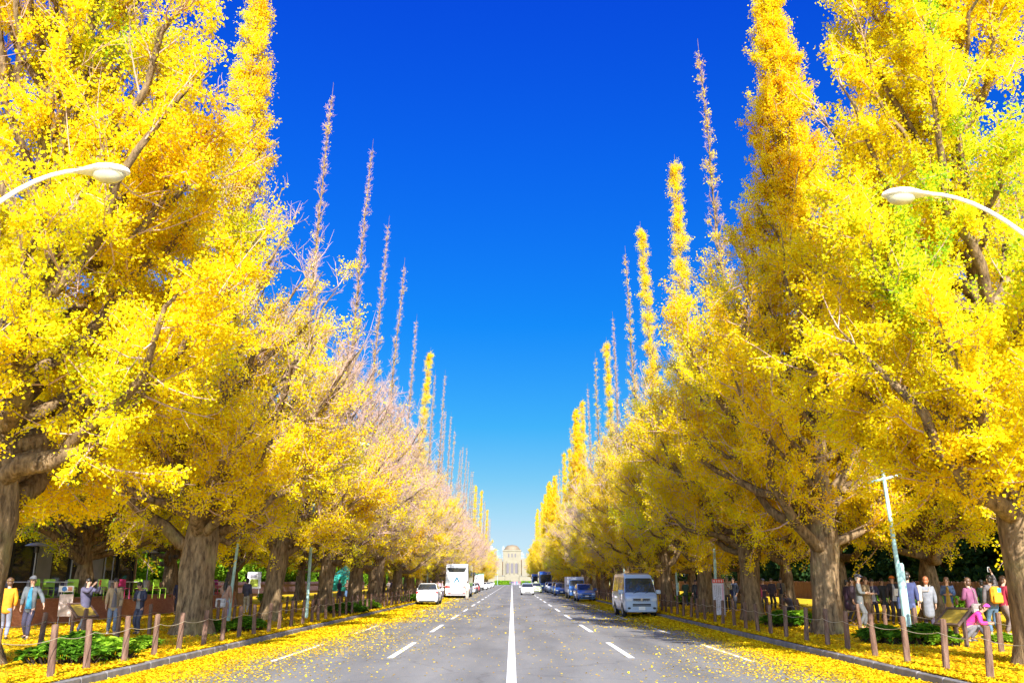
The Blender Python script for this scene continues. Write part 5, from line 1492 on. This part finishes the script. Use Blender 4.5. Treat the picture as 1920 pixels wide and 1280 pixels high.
def handheld(W_, i, label, name, cat, dims, col, face):
    r_, wp, j = W_
    c_ = j['wr'][i]+j['dirs'][i]*.11+Vector((-.03 if i == 0 else .03,-.02,.01))
    o = thing(name, label, cat, wp(c_), R(face))
    MB().box(-dims[0]/2,dims[0]/2,-dims[1]/2,dims[1]/2,-dims[2]/2,dims[2]/2,.008).build('case', mat('device_%d' % int(sum(col)*99), col, .3), o)
    if name == 'camera': MB().lathe([(.03,-.05),(.03,0),(.034,.0)], 10, (0,-dims[1]/2,0), 'y').build('lens', M_BLACKP, o)
    else: MB().box(-dims[0]*.42,dims[0]*.42,dims[1]/2+.0005,dims[1]/2+.003,-dims[2]*.44,dims[2]*.44).build('screen', mat('dark_screen', (.02,.02,.03), .1), o, smooth=False)
    return o

# ---- left pavement
W_ = person(4, 1199, 200, 'person in an orange hooded coat at the left photo edge, back to the camera', (.80,.33,.01), (.26,.28,.38), 'brown', 1.62, ('pocket','pocket'), .15, 0, 'hip', False, ('beanie',(.22,.12,.02)))
W_ = person(48, 1199, 8, 'man walking in a grey blazer, sky blue shirt and grey flat cap', (.13,.15,.17), (.045,.04,.08), 'grey', 1.67, ('out','down'), .34, .03, 'hip', False, ('cap',(.12,.13,.15)), None, False, (.03,.24,.40), build=1.05)
W_ = person(153, 1189, 68, 'woman in a shiny dark violet-grey puffer coat raising a phone', (.12,.11,.19), (.35,.42,.55), 'black', 1.62, ('phone','phone'), .22, .05, 'coat', True, None, M_WSHOE, build=1.08)
handheld(W_, 0, 'red-cased phone raised by the woman in the dark puffer coat', 'phone', 'phone', (.08,.012,.15), (.6,.08,.05), 68)
W_ = person(207, 1190, 25, 'man in an open tan jacket, striped shirt and jeans', (.46,.32,.17), (.21,.25,.32), 'black', 1.62, ('down','down'), .22, .04, 'hip', False, None, M_WSHOE, False, (.16,.14,.15), build=1.06)
bag(W_, 1, 'tan shoulder bag with dark strap across the tan-jacketed man', (.48,.34,.2), (.26,.1,.28), (.20,-.06,.06), 25)
W_ = person(257, 1189, -12, 'woman in a navy jacket with pale cuffs looking down at her hands', (.045,.045,.085), (.07,.075,.12), 'black', 1.52, ('hold','hold'), .14, .05, 'hip', False, None, None, False, (.25,.24,.25), bow=.8)
handheld(W_, 0, 'small dark camera held by the woman in navy', 'camera', 'camera', (.11,.05,.075), (.03,.03,.035), -12)
W_ = person(419, 1166, 172, 'long-haired woman in a salmon pink coat seen from behind', (.55,.33,.24), (.36,.34,.52), 'black', 1.62, ('hold','down'), .18, 0, 'coat', True, None, M_WSHOE)
bag(W_, 1, 'white shoulder bag on the woman in the salmon coat', (.72,.71,.74), (.42,.13,.34), (.10,.20,-.12), 172-90)
W_ = person(460, 1149, 190, 'man in a dark quilted jacket and pale trousers walking away', (.085,.085,.13), (.62,.57,.46), 'black', 1.66, ('swing_f','swing_b'), .34, 0, 'jacket', False, None, M_WSHOE)
W_ = person(558, 1124, 100, 'person in a rust orange jacket sitting crouched by the shrubs', (.55,.22,.07), (.07,.07,.10), 'black', 1.6, ('hold','hold'), crouch=True)
W_ = person(635, 1126, 60, 'person in dark clothes beside the teal tent', (.06,.06,.12), (.06,.07,.14), 'black', 1.66, ('hold','down'), .12)
W_ = person(650, 1124, -40, 'person in a brown jacket and blue jeans near the teal tent', (.24,.15,.11), (.10,.19,.38), 'black', 1.68, ('hold','hold'), .1)
W_ = person(658, 1125, 90, 'person in navy facing right near the teal tent', (.05,.05,.12), (.05,.05,.09), 'black', 1.72, ('down','down'), .12, 0, 'hip')
W_ = person(694, 1121, 10, 'person in a red and white top by the blue-green pole', (.55,.30,.30), (.10,.10,.18), 'black', 1.6, ('hold','down'), .1)
W_ = person(707, 1119, -20, 'person in a blue jacket by the blue-green pole', (.08,.10,.35), (.40,.12,.10), 'black', 1.65, ('down','down'), .1)
W_ = person(728, 1116, 30, 'person in a pale grey coat between distant left trunks', (.52,.47,.45), (.15,.12,.12), 'black', 1.6, ('hold','hold'), .1, 0, 'coat')
W_ = person(735, 1117, 170, 'person in a dark violet coat between distant left trunks', (.07,.06,.15), (.08,.07,.10), 'black', 1.66, ('down','down'), .1, 0, 'coat')
W_ = person(764, 1113, 0, 'person in a pale lilac top near the white car', (.50,.45,.56), (.40,.36,.10), 'black', 1.62, ('down','down'), .1)
for px, c_, lab in ((826,(.62,.40,.50),'person in a pink coat left of the coach'),(820,(.45,.20,.28),'person in a raspberry coat behind the white car'),(831,(.60,.45,.46),'person in a pale rose coat touching the coach outline'),(815,(.26,.22,.30),'person in a dusky jacket behind the white car roof')):
    W_ = person(px, 0, random.choice((0,180,90)), lab, c_, (.12,.10,.14), 'black', 1.62, ('hold','down'), .1, 0, 'hip', xy=((px-960)/FPX*84, 84+random.uniform(-2,2)))
W_ = person(877, 1123, 178, 'worker in a white shirt and pale trousers walking on the road beside the coach', (.78,.74,.66), (.55,.50,.42), 'brown', 1.72, ('swing_f','swing_b'), .38, 0, 'jacket', False, ('cap',(.75,.72,.66)), None, z=0.0, xy=((877-960)/FPX*86,88.0))
# ---- right pavement
W_ = person(1262, 1131, 20, 'person in a tan top and dark skirt behind the van-side teal pole', (.52,.34,.24), (.05,.045,.09), 'black', 1.62, ('hold','hold'), .08, 0, 'jacket', False, None, None, True)
W_ = person(1317, 1146, 180, 'person in a crimson jacket seen from behind, left of the banner', (.45,.03,.10), (.045,.04,.06), 'black', 1.58, ('down','down'), .1, 0, 'jacket')
r_, wp, j = W_
b = thing('backpack', 'tan backpack on the person in crimson', 'backpack', wp(j['ch']+Vector((0,.20,-.10))), R(180)); MB().box(-.15,.15,-.08,.08,-.22,.2,.06).build('pack', cloth((.36,.27,.15)), b); MB().box(-.11,.11,.07,.12,-.2,0,.03).build('pocket', cloth((.30,.22,.12)), b)
W_ = person(1328, 1144, 190, 'person in black with a lilac bag, seen from behind left of the banner', (.03,.03,.05), (.03,.03,.045), 'black', 1.66, ('down','down'), .14, 0, 'coat')
W_ = person(1336, 1146, 175, 'person in a dark navy coat seen from behind, touching the banner edge', (.035,.045,.14), (.45,.40,.38), 'black', 1.66, ('down','down'), .1, 0, 'coat')
W_ = person(1343, 1142, 160, 'person in a rust brown coat mostly hidden by the banner', (.28,.10,.06), (.4,.36,.34), 'black', 1.64, ('down','down'), .1, 0, 'coat')
W_ = person(1366, 1147, -20, 'grey-haired man in a cream jacket right of the banner', (.56,.48,.36), (.08,.06,.07), 'grey', 1.75, ('hold','down'), .15, 0, 'jacket')
bag(W_, 1, 'dark navy satchel of the grey-haired man in cream', (.03,.04,.16), (.34,.12,.34), (.24,-.05,-.02), -20)
W_ = person(1422, 1157, -10, 'woman in a pink and blue checked long coat with white scarf', (.66,.09,.20), (.22,.22,.16), 'brown', 1.60, ('down','hold'), .12, 0, 'coat', False, ('brim',(.30,.05,.10)), M_WSHOE)
W_ = person(1414, 1152, 30, 'person in a grey-violet jacket behind the checked pink coat', (.12,.11,.20), (.10,.09,.14), 'black', 1.56, ('hold','down'), .1, 0, 'hip')
W_ = person(1434, 1150, -8, 'man in dark maroon and cap right of the checked pink coat', (.085,.045,.07), (.05,.06,.07), 'black', 1.66, ('hold','hold'), .1, 0, 'hip', False, ('cap',(.10,.11,.18)))
W_ = person(1450, 1144, 5, 'man in a dark vest, grey sleeves and cap, walking to the camera', (.075,.065,.12), (.035,.035,.06), 'grey', 1.68, ('down','down'), .22, 0, 'jacket', False, ('cap',(.12,.10,.11)))
W_ = person(1467, 1141, -15, 'man in an olive coat over a black shirt by the slatted fence', (.22,.18,.12), (.12,.10,.07), 'black', 1.70, ('down','hold'), .12, 0, 'coat', False, None, None, False, (.03,.03,.06))
W_ = person(1484, 1153, -40, 'person crouching in grey with hands held forward over the shrubs', (.16,.15,.24), (.10,.09,.14), 'black', 1.62, ('phone','phone'), crouch=True, bow=.8)
W_ = person(1604, 1171, 60, 'dark-haired woman in a maroon coat behind the man in grey', (.08,.05,.075), (.05,.04,.045), 'black', 1.66, ('down','down'), .14, 0, 'coat')
W_ = person(1617, 1179, 70, 'man in a grey hooded parka and dark cap holding a phone, orange boots', (.15,.165,.175), (.13,.14,.155), 'grey', 1.76, ('hold','hold'), .16, 0, 'hip', False, ('cap',(.07,.08,.12)), M_OSHOE, build=1.05)
handheld(W_, 0, 'pale phone in the hands of the man in the grey parka', 'phone', 'phone', (.08,.012,.15), (.7,.68,.66), 70)
W_ = person(1630, 1172, 40, 'person in a brown coat tucked behind the man in the grey parka', (.34,.24,.13), (.22,.13,.08), 'brown', 1.68, ('down','hold'), .12, 0, 'coat')
W_ = person(1642, 1168, -10, 'woman in navy with violet bag gesturing with one hand', (.055,.05,.12), (.035,.03,.05), 'black', 1.62, ('hold','hold'), .12, 0, 'hip', False, None, None, False, (.55,.52,.56))
bag(W_, -1, 'violet handbag of the gesturing woman in navy', (.12,.08,.26), (.26,.1,.22), (.22,-.03,.0), -10)
W_ = person(1681, 1171, -5, 'man in a black suit with bright orange cap', (.028,.022,.03), (.045,.04,.055), 'black', 1.72, ('hold','down'), .1, 0, 'hip', False, ('cap',(.85,.20,.01)), None, False, (.55,.55,.62))
handheld(W_, 0, 'pale folder held by the man with the orange cap', 'folder', 'folder', (.2,.012,.26), (.62,.60,.62), -5)
W_ = person(1712, 1191, 150, 'man in a navy jacket and blue trousers walking away past the teal pole', (.055,.07,.19), (.13,.16,.34), 'black', 1.80, ('down','down'), .36, .02, 'hip', False, None, M_WSHOE, build=1.08)
bag(W_, -1, 'dark blue shoulder bag with white strap edge on the man in navy', (.05,.08,.20), (.42,.15,.36), (-.10,.20,-.02), 60)
W_ = person(1747, 1190, 165, 'woman in a light grey hooded puffer coat with reddish hair, seen from behind', (.24,.255,.30), (.06,.045,.08), 'red', 1.66, ('down','down'), .30, 0, 'coat', False, None, None, build=1.06)
bag(W_, 1, 'cream tote bag slung on the woman in the grey puffer coat', (.74,.62,.52), (.22,.12,.50), (.24,.12,.34), 165)
W_ = person(1785, 1176, -25, 'woman in a blue cardigan over a mustard dress looking at her hands', (.10,.17,.36), (.52,.33,.05), 'brown', 1.66, ('hold','hold'), .1, 0, 'coat', False, None, None, True, (.55,.36,.05), xy=None)
bag(W_, 1, 'small brown handbag of the woman in the blue cardigan', (.35,.18,.10), (.16,.09,.22), (.26,-.05,.0), -25)
W_ = person(1830, 1199, 200, 'person in a purple jacket stepping away beside the pink crouching person', (.27,.08,.17), (.07,.065,.08), 'brown', 1.62, ('hold','down'), .55, .06, 'jacket', False, None, None, build=1.05)
bag(W_, 1, 'beige-grey shoulder bag behind the purple jacket', (.45,.38,.36), (.34,.14,.26), (.02,.22,-.02), 110)
W_ = person(1869, 1192, 185, 'person in grey with jeans holding a phone overhead, seen from behind', (.16,.14,.15), (.10,.19,.32), 'black', 1.70, ('down','up'), .14, 0, 'jacket', False, None, M_WSHOE, build=1.08)
handheld(W_, 1, 'silver phone held overhead by the person with the yellow-orange backpack', 'phone', 'phone', (.08,.012,.15), (.7,.7,.7), 185)
r_, wp, j = W_
b = thing('backpack', 'yellow-orange backpack on the person holding a phone overhead', 'backpack', wp(j['ch']+Vector((0,.23,-.10))), R(185)); MB().box(-.17,.17,-.10,.10,-.26,.24,.07).build('pack', cloth((.80,.36,.01)), b); MB().box(-.14,.14,.09,.15,-.24,0,.04).build('pocket', cloth((.82,.42,.02)), b); MB().box(-.12,.0,.085,.115,.06,.2,.02).build('patch', cloth((.05,.35,.60)), b)
W_ = person(1890, 1192, 100, 'person in a crimson top leaning past the nearest right trunk', (.36,.02,.05), (.20,.15,.14), 'brown', 1.68, ('down','down'), .14, .12, 'jacket')
W_ = person(1820, 1203, 60, 'person crouching in a magenta patterned jacket and grey trousers', (.80,.05,.36), (.20,.19,.21), 'brown', 1.62, ('hold','hold'), crouch=True, coat='jacket', hat=('beanie',(.80,.05,.40)))
r_, wp, j = W_
b = thing('tote_bag', 'bright red tote bag at the knees of the magenta crouching person', 'bag', wp(Vector((.32,-.1,.42))), R(20)); MB().box(-.17,.17,-.09,.09,-.17,.13,.05).build('pouch', cloth((.75,.03,.06)), b); MB().tube([(-.1,0,.1),(-.06,0,.24),(.06,0,.24),(.1,0,.1)], .012, 5).build('handle', cloth((.5,.02,.04)), b)
b = thing('shoulder_bag', 'green and pink striped bag on the back of the magenta crouching person', 'bag', wp(Vector((-.05,.32,.52))), R(60)); MB().box(-.14,.14,-.08,.08,-.14,.14,.05).build('pouch', cloth((.42,.62,.55)), b); MB().box(-.143,.143,-.085,.085,-.03,.03,.02).build('stripe', cloth((.75,.2,.4)), b)
# ---- more people farther along both pavements
for px, ft, fc, lab, tc_, bc_, cc in (
    (1287,1138,185,'person in a dark green jacket beyond the third right trunk, back turned',(.05,.10,.07),(.06,.06,.08),'hip'),
    (1306,1140,10,'person in a black coat between the third right trunk and crimson jacket',(.03,.03,.035),(.05,.05,.06),'coat'),
    (1378,1146,-30,'person in a slate coat pressed against the trunk right of the banner',(.07,.09,.16),(.06,.06,.08),'coat'),
    (1399,1150,170,'person in a dusky brown jacket just right of the banner-side trunk',(.14,.09,.07),(.08,.08,.10),'hip'),
    (1593,1166,100,'person in a dark plum coat emerging from behind the second right trunk',(.08,.04,.08),(.05,.05,.06),'coat'),
    (1660,1164,20,'person in charcoal between the gesturing woman and the orange cap',(.045,.045,.05),(.06,.06,.08),'hip'),
    (1698,1166,-15,'person in a black coat half hidden by the teal pole sleeve',(.03,.03,.04),(.05,.045,.05),'coat'),
    (1850,1172,190,'person in a bottle green coat behind the purple jacket',(.03,.08,.06),(.05,.05,.07),'coat'),
    (331,1152,20,'person in navy behind the scarred left trunk',(.05,.06,.13),(.06,.06,.1),'hip'),
    (602,1132,170,'person in a dark brown coat near the grey-teal lamp pole',(.10,.06,.05),(.06,.06,.08),'coat'),
    (672,1127,0,'person in a wine red jacket between the third and fourth left trunks',(.20,.03,.06),(.07,.07,.11),'hip'),
    (716,1120,180,'person in black walking away past the blue-green pole',(.03,.03,.04),(.05,.05,.06),'coat'),
    (748,1116,10,'person in a teal jacket among distant left trunks',(.04,.16,.17),(.06,.06,.09),'hip')):
    W_ = person(px, ft, fc, lab, tc_, bc_, 'black', random.uniform(1.56,1.72), random.choice([('hold','down'),('down','down'),('pocket','down'),('hold','hold')]), random.uniform(.08,.3), .02, cc)
# ---- crowd at the far crossing
for i, (px, c_, bt) in enumerate(((956.5,(.20,.12,.20),(.1,.08,.15)),(959.5,(.10,.08,.25),(.1,.1,.2)),(962,(.16,.08,.18),(.06,.05,.10)),(966,(.60,.20,.45),(.3,.15,.3)),(968.8,(.05,.25,.50),(.04,.15,.35)),(972.5,(.45,.12,.25),(.2,.06,.15)),(975.5,(.28,.10,.16),(.12,.08,.12)),(984.5,(.20,.20,.22),(.1,.1,.12)),(988,(.35,.33,.34),(.15,.14,.16)))):
    lab = 'tiny person in %s clothes at the far crossing below the gallery' % ['plum','indigo','dark violet','pink','blue','raspberry','wine red','slate','pale grey'][i]
    W_ = person(px, 0, (0,180)[i % 2], lab, c_, bt, 'black', 1.72, ('down','down'), .2, 0, 'coat', z=0.0, xy=((px-960)/FPX*379, 379+random.uniform(-1.5,1.5)), group='people at the far crossing')
bake_skins()
